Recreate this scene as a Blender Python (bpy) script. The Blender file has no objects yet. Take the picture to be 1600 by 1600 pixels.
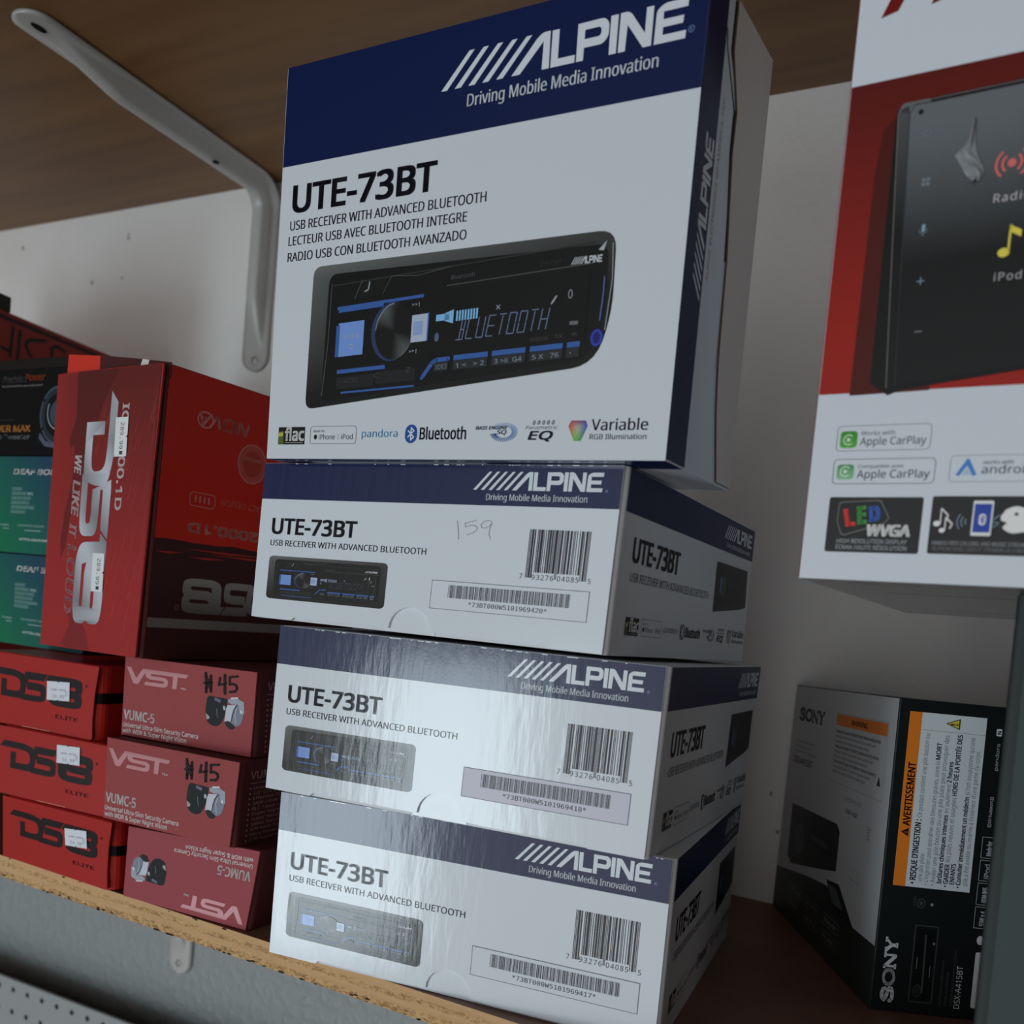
import bpy, bmesh, math, os, random
from mathutils import Vector, Matrix
from mathutils.geometry import tessellate_polygon

# ------------------------------------------------------------------ camera, world, lights, exposure
SC = bpy.context.scene
COL = SC.collection
cam_d = bpy.data.cameras.new('camera')
cam = bpy.data.objects.new('camera', cam_d)
COL.objects.link(cam)
right = Vector((0.868469, 0.486963, 0.092886))
fwd = Vector((-0.482626, 0.873332, -0.066048))
up = Vector((-0.113283, 0.012531, 0.993484))
M = Matrix.Identity(4)
for i in range(3):
    M[i][0] = right[i]; M[i][1] = up[i]; M[i][2] = -fwd[i]
M[0][3], M[1][3], M[2][3] = 0.3557, -0.7015, 0.1893
cam.matrix_world = M
cam_d.sensor_width = 36.0
cam_d.lens = 34.34
cam_d.shift_x = -0.0051
cam_d.shift_y = 0.1639
cam_d.clip_start = 0.02
cam_d.dof.use_dof = True
cam_d.dof.focus_distance = 0.50
cam_d.dof.aperture_fstop = 10.0
SC.camera = cam

SC.view_settings.view_transform = 'Standard'
SC.view_settings.look = 'None'
SC.view_settings.gamma = 1.0
SC.view_settings.use_curve_mapping = False
SC.view_settings.exposure = 0.0

world = bpy.data.worlds.new('shop_daylight')
SC.world = world
world.use_nodes = True
nt = world.node_tree
bg = nt.nodes['Background']
geo = nt.nodes.new('ShaderNodeNewGeometry')
dot = nt.nodes.new('ShaderNodeVectorMath'); dot.operation = 'DOT_PRODUCT'
dv = Vector((0.16, 0.95, 0.20)).normalized()   # incoming vector points back at the viewer, so this is minus the bright direction
tc = nt.nodes.new('ShaderNodeTexCoord')
dot.inputs[1].default_value = tuple(-dv)
nt.links.new(tc.outputs['Generated'], dot.inputs[0])
ramp = nt.nodes.new('ShaderNodeValToRGB')
cr = ramp.color_ramp
cr.elements[0].position = 0.0; cr.elements[0].color = (0.046, 0.028, 0.019, 1)
cr.elements[1].position = 1.0; cr.elements[1].color = (1.22, 1.24, 1.25, 1)
for p_, c_ in ((0.45, (0.056, 0.038, 0.028)), (0.68, (0.155, 0.145, 0.138)), (0.86, (0.60, 0.605, 0.60))):
    e = cr.elements.new(p_); e.color = (*c_, 1)
nt.links.new(dot.outputs['Value'], ramp.inputs[0])
nt.links.new(ramp.outputs[0], bg.inputs[0])
bg.inputs[1].default_value = 1.0

def area_light(name, loc, target, sx, sy, radiance, color):
    l = bpy.data.lights.new(name, 'AREA')
    l.shape = 'RECTANGLE'; l.size = sx; l.size_y = sy
    l.energy = radiance * sx * sy * math.pi
    l.color = color
    o = bpy.data.objects.new(name, l); COL.objects.link(o)
    o.location = loc
    d = Vector(target) - Vector(loc)
    o.rotation_euler = d.to_track_quat('-Z', 'Y').to_euler()
    return o
# daylight coming through the glass shop door, low and to the left of the shelf
area_light('glass_door_daylight', (-0.82, -2.34, -0.36), (0.0, -0.3, 0.05), 0.44, 0.88, 8.8, (0.76, 0.92, 1.0))

# ------------------------------------------------------------------ colour helpers
def lin(c):
    c = c / 255.0
    return c / 12.92 if c <= 0.04045 else ((c + 0.055) / 1.055) ** 2.4
KA = 1.62
def K(r, g, b, k=None):
    k = KA if k is None else k
    return (min(lin(r) * k, .92), min(lin(g) * k, .92), min(lin(b) * k, .92), 1.0)
def mixc(a, b, t):
    return tuple(a[i] * (1 - t) + b[i] * t for i in range(4))
WHITE = K(180, 187, 194)
NAVY = K(1, 19, 60)
INK = K(12, 14, 24)

# ------------------------------------------------------------------ materials
def nodes_mat(name):
    m = bpy.data.materials.new(name); m.use_nodes = True
    return m, m.node_tree, m.node_tree.nodes['Principled BSDF']
def printed(name, rough, spec, bump, sx=1.0, scale=60.0, fibre=0.0):
    """printed carton stock: the ink comes from the mesh colours, the board waviness from a stretched noise"""
    m, t, b = nodes_mat(name)
    a = t.nodes.new('ShaderNodeAttribute'); a.attribute_name = 'ink'
    b.inputs['Roughness'].default_value = rough
    b.inputs['Specular IOR Level'].default_value = spec
    tc = t.nodes.new('ShaderNodeTexCoord')
    if fibre:
        n2 = t.nodes.new('ShaderNodeTexNoise'); n2.inputs['Scale'].default_value = 900
        mx = t.nodes.new('ShaderNodeMixRGB'); mx.blend_type = 'MULTIPLY'; mx.inputs[0].default_value = fibre
        t.links.new(tc.outputs['Object'], n2.inputs[0])
        t.links.new(a.outputs['Color'], mx.inputs[1]); t.links.new(n2.outputs[0], mx.inputs[2])
        t.links.new(mx.outputs[0], b.inputs['Base Color'])
    else:
        t.links.new(a.outputs['Color'], b.inputs['Base Color'])
    if bump:
        mp = t.nodes.new('ShaderNodeMapping'); mp.inputs['Scale'].default_value = (1.0 * sx, 1.0 * sx, 0.22)
        n = t.nodes.new('ShaderNodeTexNoise'); n.inputs['Scale'].default_value = scale
        n.inputs['Detail'].default_value = 3.0
        n3 = t.nodes.new('ShaderNodeTexNoise'); n3.inputs['Scale'].default_value = 700
        n3.inputs['Detail'].default_value = 2.0
        ad = t.nodes.new('ShaderNodeMath'); ad.operation = 'MULTIPLY_ADD'; ad.inputs[1].default_value = 0.10
        bp = t.nodes.new('ShaderNodeBump'); bp.inputs['Strength'].default_value = bump
        bp.inputs['Distance'].default_value = 0.001
        t.links.new(tc.outputs['Object'], mp.inputs[0]); t.links.new(mp.outputs[0], n.inputs[0])
        t.links.new(tc.outputs['Object'], n3.inputs[0])
        t.links.new(n3.outputs[0], ad.inputs[0]); t.links.new(n.outputs[0], ad.inputs[2])
        t.links.new(ad.outputs[0], bp.inputs['Height']); t.links.new(bp.outputs[0], b.inputs['Normal'])
    return m
M_GLOSS = printed('varnished_carton', 0.14, 0.5, 0.11, 1.0, 190)
M_SMOOTH = printed('smooth_varnished_carton', 0.16, 0.26, 0.03, 1.0, 60)
M_DULL = printed('dull_carton', 0.5, 0.10, 0.03, 1.0, 60)
M_SATIN = printed('satin_carton', 0.34, 0.28, 0.06, 1.0, 60)
M_MATTE = printed('matte_carton', 0.62, 0.3, 0.05, 1.0, 90, 0.12)
M_FILM = printed('glossy_film', 0.10, 1.0, 0)
M_PAPER = printed('paper_label', 0.7, 0.3, 0.03, 1.0, 90)

def wall_mat():
    m, t, b = nodes_mat('painted_wall')
    tc = t.nodes.new('ShaderNodeTexCoord')
    n = t.nodes.new('ShaderNodeTexNoise'); n.inputs['Scale'].default_value = 6; n.inputs['Detail'].default_value = 4
    r = t.nodes.new('ShaderNodeValToRGB')
    r.color_ramp.elements[0].position = .35; r.color_ramp.elements[0].color = (.80, .79, .775, 1)
    r.color_ramp.elements[1].position = .7; r.color_ramp.elements[1].color = (.87, .87, .865, 1)
    t.links.new(tc.outputs['Object'], n.inputs[0]); t.links.new(n.outputs[0], r.inputs[0])
    sp = t.nodes.new('ShaderNodeSeparateXYZ'); t.links.new(tc.outputs['Object'], sp.inputs[0])
    gt = t.nodes.new('ShaderNodeMath'); gt.operation = 'GREATER_THAN'; gt.inputs[1].default_value = -.008
    t.links.new(sp.outputs['Z'], gt.inputs[0])
    mx = t.nodes.new('ShaderNodeMixRGB'); mx.inputs[1].default_value = (.29, .325, .33, 1)
    t.links.new(gt.outputs[0], mx.inputs[0]); t.links.new(r.outputs[0], mx.inputs[2])
    t.links.new(mx.outputs[0], b.inputs['Base Color'])
    b.inputs['Roughness'].default_value = .42
    v = t.nodes.new('ShaderNodeTexNoise'); v.inputs['Scale'].default_value = 95; v.inputs['Detail'].default_value = 2.5
    r2 = t.nodes.new('ShaderNodeValToRGB'); r2.color_ramp.elements[0].position = .45; r2.color_ramp.elements[1].position = .75
    bp = t.nodes.new('ShaderNodeBump'); bp.inputs['Distance'].default_value = .0014
    st = t.nodes.new('ShaderNodeMapRange'); st.inputs[3].default_value = .85; st.inputs[4].default_value = .22
    t.links.new(gt.outputs[0], st.inputs[0]); t.links.new(st.outputs[0], bp.inputs['Strength'])
    t.links.new(tc.outputs['Object'], v.inputs[0]); t.links.new(v.outputs[0], r2.inputs[0])
    t.links.new(r2.outputs[0], bp.inputs['Height']); t.links.new(bp.outputs[0], b.inputs['Normal'])
    return m
def melamine_mat():
    m, t, b = nodes_mat('brown_wood_board')
    tc = t.nodes.new('ShaderNodeTexCoord')
    mp = t.nodes.new('ShaderNodeMapping'); mp.inputs['Scale'].default_value = (1.2, 16, 16)
    n = t.nodes.new('ShaderNodeTexNoise'); n.inputs['Scale'].default_value = 3.2; n.inputs['Detail'].default_value = 5
    n.inputs['Distortion'].default_value = .4
    r = t.nodes.new('ShaderNodeValToRGB')
    r.color_ramp.elements[0].position = .3; r.color_ramp.elements[0].color = (.170, .076, .024, 1)
    r.color_ramp.elements[1].position = .7; r.color_ramp.elements[1].color = (.245, .120, .040, 1)
    t.links.new(tc.outputs['Object'], mp.inputs[0]); t.links.new(mp.outputs[0], n.inputs[0])
    t.links.new(n.outputs[0], r.inputs[0]); t.links.new(r.outputs[0], b.inputs['Base Color'])
    b.inputs['Roughness'].default_value = .5
    return m
def board_edge_mat():
    m, t, b = nodes_mat('raw_board_edge')
    tc = t.nodes.new('ShaderNodeTexCoord')
    sep = t.nodes.new('ShaderNodeSeparateXYZ'); t.links.new(tc.outputs['Object'], sep.inputs[0])
    # wavy height coordinate, in board thicknesses (0 bottom, 1 top)
    w = t.nodes.new('ShaderNodeTexNoise'); w.inputs['Scale'].default_value = 14
    t.links.new(tc.outputs['Object'], w.inputs[0])
    wm = t.nodes.new('ShaderNodeMath'); wm.operation = 'MULTIPLY_ADD'; wm.inputs[1].default_value = .35; wm.inputs[2].default_value = .825
    t.links.new(w.outputs[0], wm.inputs[0])
    h = t.nodes.new('ShaderNodeMath'); h.operation = 'MULTIPLY_ADD'; h.inputs[1].default_value = 1 / .0141
    t.links.new(sep.outputs['Z'], h.inputs[0]); t.links.new(wm.outputs[0], h.inputs[2])
    band = t.nodes.new('ShaderNodeValToRGB'); cr = band.color_ramp; cr.interpolation = 'LINEAR'
    cr.elements[0].position = 0; cr.elements[0].color = (.9, .9, .9, 1)
    cr.elements[1].position = 1; cr.elements[1].color = (.05, .05, .05, 1)
    for p_, v_ in ((.24, .8), (.32, .1), (.50, .1), (.57, .75), (.70, .7), (.77, .1)):
        e = cr.elements.new(p_); e.color = (v_, v_, v_, 1)
    t.links.new(h.outputs[0], band.inputs[0])
    mp = t.nodes.new('ShaderNodeMapping'); mp.inputs['Scale'].default_value = (1, 1, 2.2)
    fl = t.nodes.new('ShaderNodeTexVoronoi'); fl.inputs['Scale'].default_value = 650
    t.links.new(tc.outputs['Object'], mp.inputs[0]); t.links.new(mp.outputs[0], fl.inputs[0])
    fn = t.nodes.new('ShaderNodeTexNoise'); fn.inputs['Scale'].default_value = 260; fn.inputs['Detail'].default_value = 4
    t.links.new(mp.outputs[0], fn.inputs[0])
    fr = t.nodes.new('ShaderNodeValToRGB'); cr = fr.color_ramp
    cr.elements[0].position = .30; cr.elements[0].color = (.16, .075, .022, 1)
    cr.elements[1].position = .60; cr.elements[1].color = (.70, .43, .19, 1)
    e = cr.elements.new(.44); e.color = (.42, .24, .09, 1)
    sm = t.nodes.new('ShaderNodeMixRGB'); sm.inputs[0].default_value = .35
    t.links.new(fn.outputs[0], sm.inputs[1]); t.links.new(fl.outputs['Color'], sm.inputs[2])
    t.links.new(sm.outputs[0], fr.inputs[0])
    ln = t.nodes.new('ShaderNodeTexNoise'); ln.inputs['Scale'].default_value = 30; ln.inputs['Detail'].default_value = 3
    mp2 = t.nodes.new('ShaderNodeMapping'); mp2.inputs['Scale'].default_value = (1, 1, 14)
    t.links.new(tc.outputs['Object'], mp2.inputs[0]); t.links.new(mp2.outputs[0], ln.inputs[0])
    lr = t.nodes.new('ShaderNodeValToRGB'); lr.color_ramp.elements[0].color = (.56, .33, .15, 1); lr.color_ramp.elements[1].color = (.74, .48, .25, 1)
    t.links.new(ln.outputs[0], lr.inputs[0])
    mx = t.nodes.new('ShaderNodeMixRGB')
    t.links.new(band.outputs[0], mx.inputs[0]); t.links.new(lr.outputs[0], mx.inputs[1]); t.links.new(fr.outputs[0], mx.inputs[2])
    t.links.new(mx.outputs[0], b.inputs['Base Color']); b.inputs['Roughness'].default_value = .8
    bp = t.nodes.new('ShaderNodeBump'); bp.inputs['Strength'].default_value = .5; bp.inputs['Distance'].default_value = .0006
    t.links.new(fn.outputs[0], bp.inputs['Height']); t.links.new(bp.outputs[0], b.inputs['Normal'])
    return m
def shelf_top_mat():
    m, t, b = nodes_mat('shelf_top_board')
    tc = t.nodes.new('ShaderNodeTexCoord')
    n = t.nodes.new('ShaderNodeTexNoise'); n.inputs['Scale'].default_value = 40
    r = t.nodes.new('ShaderNodeValToRGB'); r.color_ramp.elements[0].color = (.16, .07, .045, 1); r.color_ramp.elements[1].color = (.24, .11, .07, 1)
    t.links.new(tc.outputs['Object'], n.inputs[0]); t.links.new(n.outputs[0], r.inputs[0]); t.links.new(r.outputs[0], b.inputs['Base Color'])
    b.inputs['Roughness'].default_value = .5
    return m
def flat_mat(name, rgb, rough=.5, spec=.5, metal=0):
    m, t, b = nodes_mat(name)
    tc = t.nodes.new('ShaderNodeTexCoord')
    n = t.nodes.new('ShaderNodeTexNoise'); n.inputs['Scale'].default_value = 60
    r = t.nodes.new('ShaderNodeValToRGB')
    r.color_ramp.elements[0].color = (rgb[0] * .93, rgb[1] * .93, rgb[2] * .93, 1)
    r.color_ramp.elements[1].color = (rgb[0], rgb[1], rgb[2], 1)
    t.links.new(tc.outputs['Object'], n.inputs[0]); t.links.new(n.outputs[0], r.inputs[0]); t.links.new(r.outputs[0], b.inputs['Base Color'])
    b.inputs['Roughness'].default_value = rough; b.inputs['Specular IOR Level'].default_value = spec; b.inputs['Metallic'].default_value = metal
    return m
M_WALL = wall_mat(); M_MEL = melamine_mat(); M_EDGE = board_edge_mat(); M_TOP = shelf_top_mat()
M_BRK = flat_mat('white_enamelled_steel', (.50, .50, .48), .32)
M_PEG = flat_mat('pale_hardboard', (.34, .37, .37), .55)
M_DARKHOLE = flat_mat('dark_hole', (.012, .012, .012), .9, .1)
M_SCREW = flat_mat('screw_steel', (.30, .30, .30), .35, .5, .6)

# ------------------------------------------------------------------ mesh helpers
def link_mesh(name, verts, faces, mats, parent=None, cols=None, fmat=None, origin=None, smooth=False):
    me = bpy.data.meshes.new(name)
    o0 = Vector(origin) if origin is not None else Vector((0, 0, 0))
    me.from_pydata([tuple(Vector(v) - o0) for v in verts], [], faces)
    for m in mats: me.materials.append(m)
    if fmat:
        me.polygons.foreach_set('material_index', fmat)
    if cols:
        at = me.color_attributes.new('ink', 'FLOAT_COLOR', 'POINT')
        flat = [x for c in cols for x in c]
        at.data.foreach_set('color', flat)
    if smooth:
        me.polygons.foreach_set('use_smooth', [True] * len(me.polygons))
    me.update()
    o = bpy.data.objects.new(name, me); COL.objects.link(o)
    if parent is not None: o.parent = parent
    return o
def tag(o, label=None, cat=None, group=None, kind=None):
    if label: o['label'] = label
    if cat: o['category'] = cat
    if group: o['group'] = group
    if kind: o['kind'] = kind
    return o
def thing(name, loc, label, cat, group=None):
    o = bpy.data.objects.new(name, None); COL.objects.link(o)
    o.location = loc; o.empty_display_size = .02
    return tag(o, label, cat, group)

FDIR = None
for base in [os.path.join(bpy.utils.resource_path('LOCAL'), 'datafiles', 'fonts'), '/opt/blender-4.5.12-linux-x64/4.5/datafiles/fonts']:
    if os.path.isdir(base): FDIR = base; break
FONTS = {}
def font(key):
    if key in FONTS: return FONTS[key]
    f = None
    fn = {'noto': 'NotoSansHebrew-Regular.woff2', 'inter': 'NotoSansHebrew-Regular.woff2', 'mono': 'DejaVuSansMono.woff2'}.get(key)
    if fn and FDIR:
        try: f = bpy.data.fonts.load(os.path.join(FDIR, fn))
        except Exception: f = None
    FONTS[key] = f
    return f
TCACHE = {}
def text_geo(s, fkey, bold, spacing=1.0):
    k = (s, fkey, bold, spacing)
    if k in TCACHE: return TCACHE[k]
    def geo_of(body, off):
        c = bpy.data.curves.new('t', 'FONT'); c.body = body; c.size = 1.0
        f = font(fkey)
        if f: c.font = f
        c.offset = off; c.resolution_u = 3; c.space_character = spacing
        c.fill_mode = 'FRONT'
        o = bpy.data.objects.new('t', c)
        COL.objects.link(o)
        me = o.to_mesh()
        vs = [(v.co.x, v.co.y) for v in me.vertices]; fs = [tuple(p.vertices) for p in me.polygons]
        o.to_mesh_clear(); COL.objects.unlink(o); bpy.data.objects.remove(o); bpy.data.curves.remove(c)
        return vs, fs
    vs, fs = geo_of(s, bold)
    ck = ('__cap', fkey)
    if ck not in TCACHE:
        hv, _ = geo_of('H', 0); TCACHE[ck] = max(v[1] for v in hv)
    cap = TCACHE[ck]
    x0 = min(v[0] for v in vs); x1 = max(v[0] for v in vs)
    TCACHE[k] = (vs, fs, cap, x0, x1)
    return TCACHE[k]

LAY = 0.00006
class Sheet:
    """flat printing on one face: (u, v) in millimetres mapped onto the four corners of the face"""
    def __init__(s, q, w, h, base=0.00008, step=LAY):
        s.q = [Vector(x) for x in q]; s.w = w; s.h = h      # q: bottom-left, bottom-right, top-left, top-right
        n = (s.q[1] - s.q[0]).cross(s.q[2] - s.q[0]); s.n = n.normalized()
        s.V = []; s.F = []; s.C = []; s.base = base; s.step = step
    def P(s, u, v, L):
        a = u / s.w; b = v / s.h; q = s.q
        return q[0] * (1 - a) * (1 - b) + q[1] * a * (1 - b) + q[2] * (1 - a) * b + q[3] * a * b + s.n * (s.base + L * s.step)
    def add(s, pts, faces, c, L):
        i0 = len(s.V)
        for u, v in pts:
            s.V.append(s.P(u, v, L)); s.C.append(c(u, v) if callable(c) else c)
        for f in faces: s.F.append(tuple(i0 + i for i in f))
    def poly(s, pts, c, L=1, holes=()):
        loops = [[Vector((x, y, 0)) for x, y in pts]] + [[Vector((x, y, 0)) for x, y in h] for h in holes]
        tris = tessellate_polygon(loops)
        allp = [p_ for l in [pts] + list(holes) for p_ in l]
        fixed = []
        for t in tris:
            a, b, c3 = (allp[i] for i in t)
            ar = (b[0] - a[0]) * (c3[1] - a[1]) - (b[1] - a[1]) * (c3[0] - a[0])
            if abs(ar) < 1e-9: continue
            fixed.append(t if ar > 0 else (t[0], t[2], t[1]))
        s.add(allp, fixed, c, L)
    def rect(s, x0, y0, x1, y1, c, L=1, nx=1, ny=1):
        pts = [(x0 + (x1 - x0) * i / nx, y0 + (y1 - y0) * j / ny) for j in range(ny + 1) for i in range(nx + 1)]
        fs = [(j * (nx + 1) + i, j * (nx + 1) + i + 1, (j + 1) * (nx + 1) + i + 1, (j + 1) * (nx + 1) + i) for j in range(ny) for i in range(nx)]
        s.add(pts, fs, c, L)
    def rr(s, x0, y0, x1, y1, r, c, L=1): s.poly(rrect(x0, y0, x1, y1, r), c, L)
    def frame(s, x0, y0, x1, y1, r, t, c, L=1):
        a = rrect(x0, y0, x1, y1, r); b = rrect(x0 + t, y0 + t, x1 - t, y1 - t, max(r - t, .01))
        n = len(a); s.add(a + b, [(i, (i + 1) % n, n + (i + 1) % n, n + i) for i in range(n)], c, L)
    def ell(s, x, y, rx, ry, c, L=1, n=28, a0=0):
        s.add([(x, y)] + [(x + rx * math.cos(a0 + 2 * math.pi * i / n), y + ry * math.sin(a0 + 2 * math.pi * i / n)) for i in range(n)],
              [(0, 1 + i, 1 + (i + 1) % n) for i in range(n)], c, L)
    def arc(s, x, y, rx, ry, t, c, L=1, a0=0, a1=360, n=28):
        pts = []
        for i in range(n + 1):
            a = math.radians(a0 + (a1 - a0) * i / n)
            pts += [(x + rx * math.cos(a), y + ry * math.sin(a)), (x + (rx - t) * math.cos(a), y + (ry - t) * math.sin(a))]
        s.add(pts, [(2 * i + 1, 2 * i, 2 * i + 2, 2 * i + 3) for i in range(n)], c, L)
    def stroke(s, pts, t, c, L=1, cap=True):
        for (x0, y0), (x1, y1) in zip(pts, pts[1:]):
            d = math.hypot(x1 - x0, y1 - y0) or 1e-6
            nx, ny = -(y1 - y0) / d * t / 2, (x1 - x0) / d * t / 2
            s.add([(x0 - nx, y0 - ny), (x1 - nx, y1 - ny), (x1 + nx, y1 + ny), (x0 + nx, y0 + ny)], [(0, 1, 2, 3)], c, L)
        if cap:
            for x, y in pts: s.ell(x, y, t / 2, t / 2, c, L, 10)
    def text(s, body, x, y, w, cap, c, L=1, f='noto', bold=0.0, shear=0.0, rot=0.0, spacing=1.0):
        """baseline starts at (x, y), total width w, capital height cap, turned by rot degrees"""
        vs, fs, ch, x0, x1 = text_geo(body, f, 0.0, spacing)
        kx = w / max(x1 - x0, 1e-6); ky = cap / ch
        ca, sa = math.cos(math.radians(rot)), math.sin(math.radians(rot))
        o_ = bold / .7 * abs(cap)
        shifts = [(0, 0)] if not bold else ([(-o_, 0), (o_, 0)] if bold < .015 else [(-o_, -o_ * .6), (o_, -o_ * .6), (-o_, o_ * .6), (o_, o_ * .6), (0, 0)])
        if bold:
            kx = (w - 2 * o_) / max(x1 - x0, 1e-6) if w > 0 else kx
            x = x + (o_ if not rot else 0)
        for dx_, dy_ in shifts:
            pts = []
            for vx, vy in vs:
                a = (vx - x0) * kx + vy * ky * shear + dx_; b = vy * ky + dy_
                pts.append((x + a * ca - b * sa, y + a * sa + b * ca))
            s.add(pts, fs, c, L)
    def xf(s, fn):
        return Warp(s, fn)
class Warp:
    """draws on a sheet through a 2-D transform"""
    def __init__(s, sh, fn): s.sh = sh; s.fn = fn
    def poly(s, pts, c, L=1, holes=()): s.sh.poly([s.fn(*p_) for p_ in pts], c, L, [[s.fn(*p_) for p_ in h] for h in holes])
    def stroke(s, pts, t, c, L=1, cap=True): s.sh.stroke([s.fn(*p_) for p_ in pts], t, c, L, cap)

def rrect(x0, y0, x1, y1, r, n=5):
    r = max(min(r, (x1 - x0) / 2 - 1e-4, (y1 - y0) / 2 - 1e-4), 1e-4)
    pts = []
    for cx, cy, a0 in ((x1 - r, y0 + r, -90), (x1 - r, y1 - r, 0), (x0 + r, y1 - r, 90), (x0 + r, y0 + r, 180)):
        for i in range(n + 1):
            a = math.radians(a0 + 90 * i / n); pts.append((cx + r * math.cos(a), cy + r * math.sin(a)))
    return pts
def rnd(pts, n=5):
    """polygon with rounded corners: each point (x, y) or (x, y, r)"""
    out = []; m = len(pts)
    for i in range(m):
        p_ = pts[i]
        if len(p_) == 2 or p_[2] <= 0: out.append((p_[0], p_[1])); continue
        a = Vector(pts[i - 1][:2]); b = Vector(p_[:2]); c = Vector(pts[(i + 1) % m][:2])
        d1 = (a - b); d2 = (c - b); l = min(p_[2], d1.length * .5, d2.length * .5)
        s0 = b + d1.normalized() * l; s1 = b + d2.normalized() * l
        for k in range(n + 1):
            t = k / n; q = s0 * (1 - t) ** 2 + b * 2 * t * (1 - t) + s1 * t * t
            out.append((q.x, q.y))
    return out

class Geo:
    """collects solid shapes with one ink colour each"""
    def __init__(s): s.V = []; s.F = []; s.C = []
    def bm(s, bm, c):
        bm.verts.ensure_lookup_table(); bm.verts.index_update(); i0 = len(s.V)
        for v in bm.verts: s.V.append(v.co.copy()); s.C.append(c(v.co) if callable(c) else c)
        for f in bm.faces: s.F.append(tuple(i0 + v.index for v in f.verts))
    def bmf(s, bm, fn):
        """one ink per face"""
        for f in bm.faces:
            i0 = len(s.V); c = fn(f.calc_center_median(), f.normal)
            for v in f.verts: s.V.append(v.co.copy()); s.C.append(c)
            s.F.append(tuple(range(i0, i0 + len(f.verts))))
    def sheet(s, sh):
        i0 = len(s.V); s.V += sh.V; s.C += sh.C; s.F += [tuple(i0 + i for i in f) for f in sh.F]
    def build(s, name, mat, parent, label=None):
        o = link_mesh(name, s.V, s.F, [mat], parent, s.C, None, parent.location if parent else None)
        if label: o['label'] = label
        return o

def hexa_bm(c, r_front=.0, r=.0004):
    """c: dict (i,j,k) -> Vector. Front vertical edges rounded by r_front"""
    bm = bmesh.new(); v = {k: bm.verts.new(p_) for k, p_ in c.items()}
    for q in (((0,0,0),(1,0,0),(1,0,1),(0,0,1)), ((1,0,0),(1,1,0),(1,1,1),(1,0,1)), ((1,1,0),(0,1,0),(0,1,1),(1,1,1)),
              ((0,1,0),(0,0,0),(0,0,1),(0,1,1)), ((0,0,1),(1,0,1),(1,1,1),(0,1,1)), ((0,0,0),(0,1,0),(1,1,0),(1,0,0))):
        bm.faces.new([v[k] for k in q])
    if r_front:
        es = [e for e in bm.edges if set(e.verts) in ({v[0,0,0], v[0,0,1]}, {v[1,0,0], v[1,0,1]})]
        bmesh.ops.bevel(bm, geom=es, offset=r_front, segments=5, profile=.5, affect='EDGES')
    if r:
        bm.normal_update()
        es = [e for e in bm.edges if len(e.link_faces) == 2 and e.calc_face_angle(0) > .9]
        bmesh.ops.bevel(bm, geom=es, offset=r, segments=2, profile=.5, affect='EDGES')
    bm.normal_update()
    return bm
def cdict(lst):
    ks = [(i, j, k) for i in (0, 1) for j in (0, 1) for k in (0, 1)]
    return {k: Vector(p_) / 1000.0 for k, p_ in zip(ks, lst)}
def face(c, f):
    if f == 'F': return [c[0,0,0], c[1,0,0], c[0,0,1], c[1,0,1]]
    if f == 'R': return [c[1,0,0], c[1,1,0], c[1,0,1], c[1,1,1]]
    if f == 'L': return [c[0,1,0], c[0,0,0], c[0,1,1], c[0,0,1]]
    if f == 'B': return [c[0,1,0], c[1,1,0], c[0,0,0], c[1,0,0]]     # underside seen from below
def pushed(c, d):
    """front plane moved back by d (the flap sits in front of it)"""
    out = dict(c)
    for i in (0, 1):
        for k in (0, 1):
            a = c[i,0,k]; b = c[i,1,k]; out[i,0,k] = a + (b - a).normalized() * d
    return out
def plate_bm(q, d, outline=None, w=1, h=1, bev=.0003):
    """flat plate of thickness d behind the quad q (bl, br, tl, tr); outline in sheet millimetres"""
    sh = Sheet(q, w, h, 0, 0)
    pts = outline or [(0, 0), (w, 0), (w, h), (0, h)]
    bm = bmesh.new()
    fr = [bm.verts.new(sh.P(x, y, 0)) for x, y in pts]
    bk = [bm.verts.new(sh.P(x, y, 0) - sh.n * d) for x, y in pts]
    n = len(pts)
    for t in tessellate_polygon([[Vector((x, y, 0)) for x, y in pts]]):
        (ax, ay), (bx_, by_), (cx_, cy_) = (pts[i] for i in t)
        ar = (bx_ - ax) * (cy_ - ay) - (by_ - ay) * (cx_ - ax)
        if abs(ar) < 1e-7: continue
        a, b, c3 = t if ar > 0 else (t[0], t[2], t[1])
        bm.faces.new((fr[a], fr[b], fr[c3])); bm.faces.new((bk[c3], bk[b], bk[a]))
    for i in range(n): bm.faces.new([fr[(i + 1) % n], fr[i], bk[i], bk[(i + 1) % n]])
    bm.normal_update()
    return bm

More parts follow.
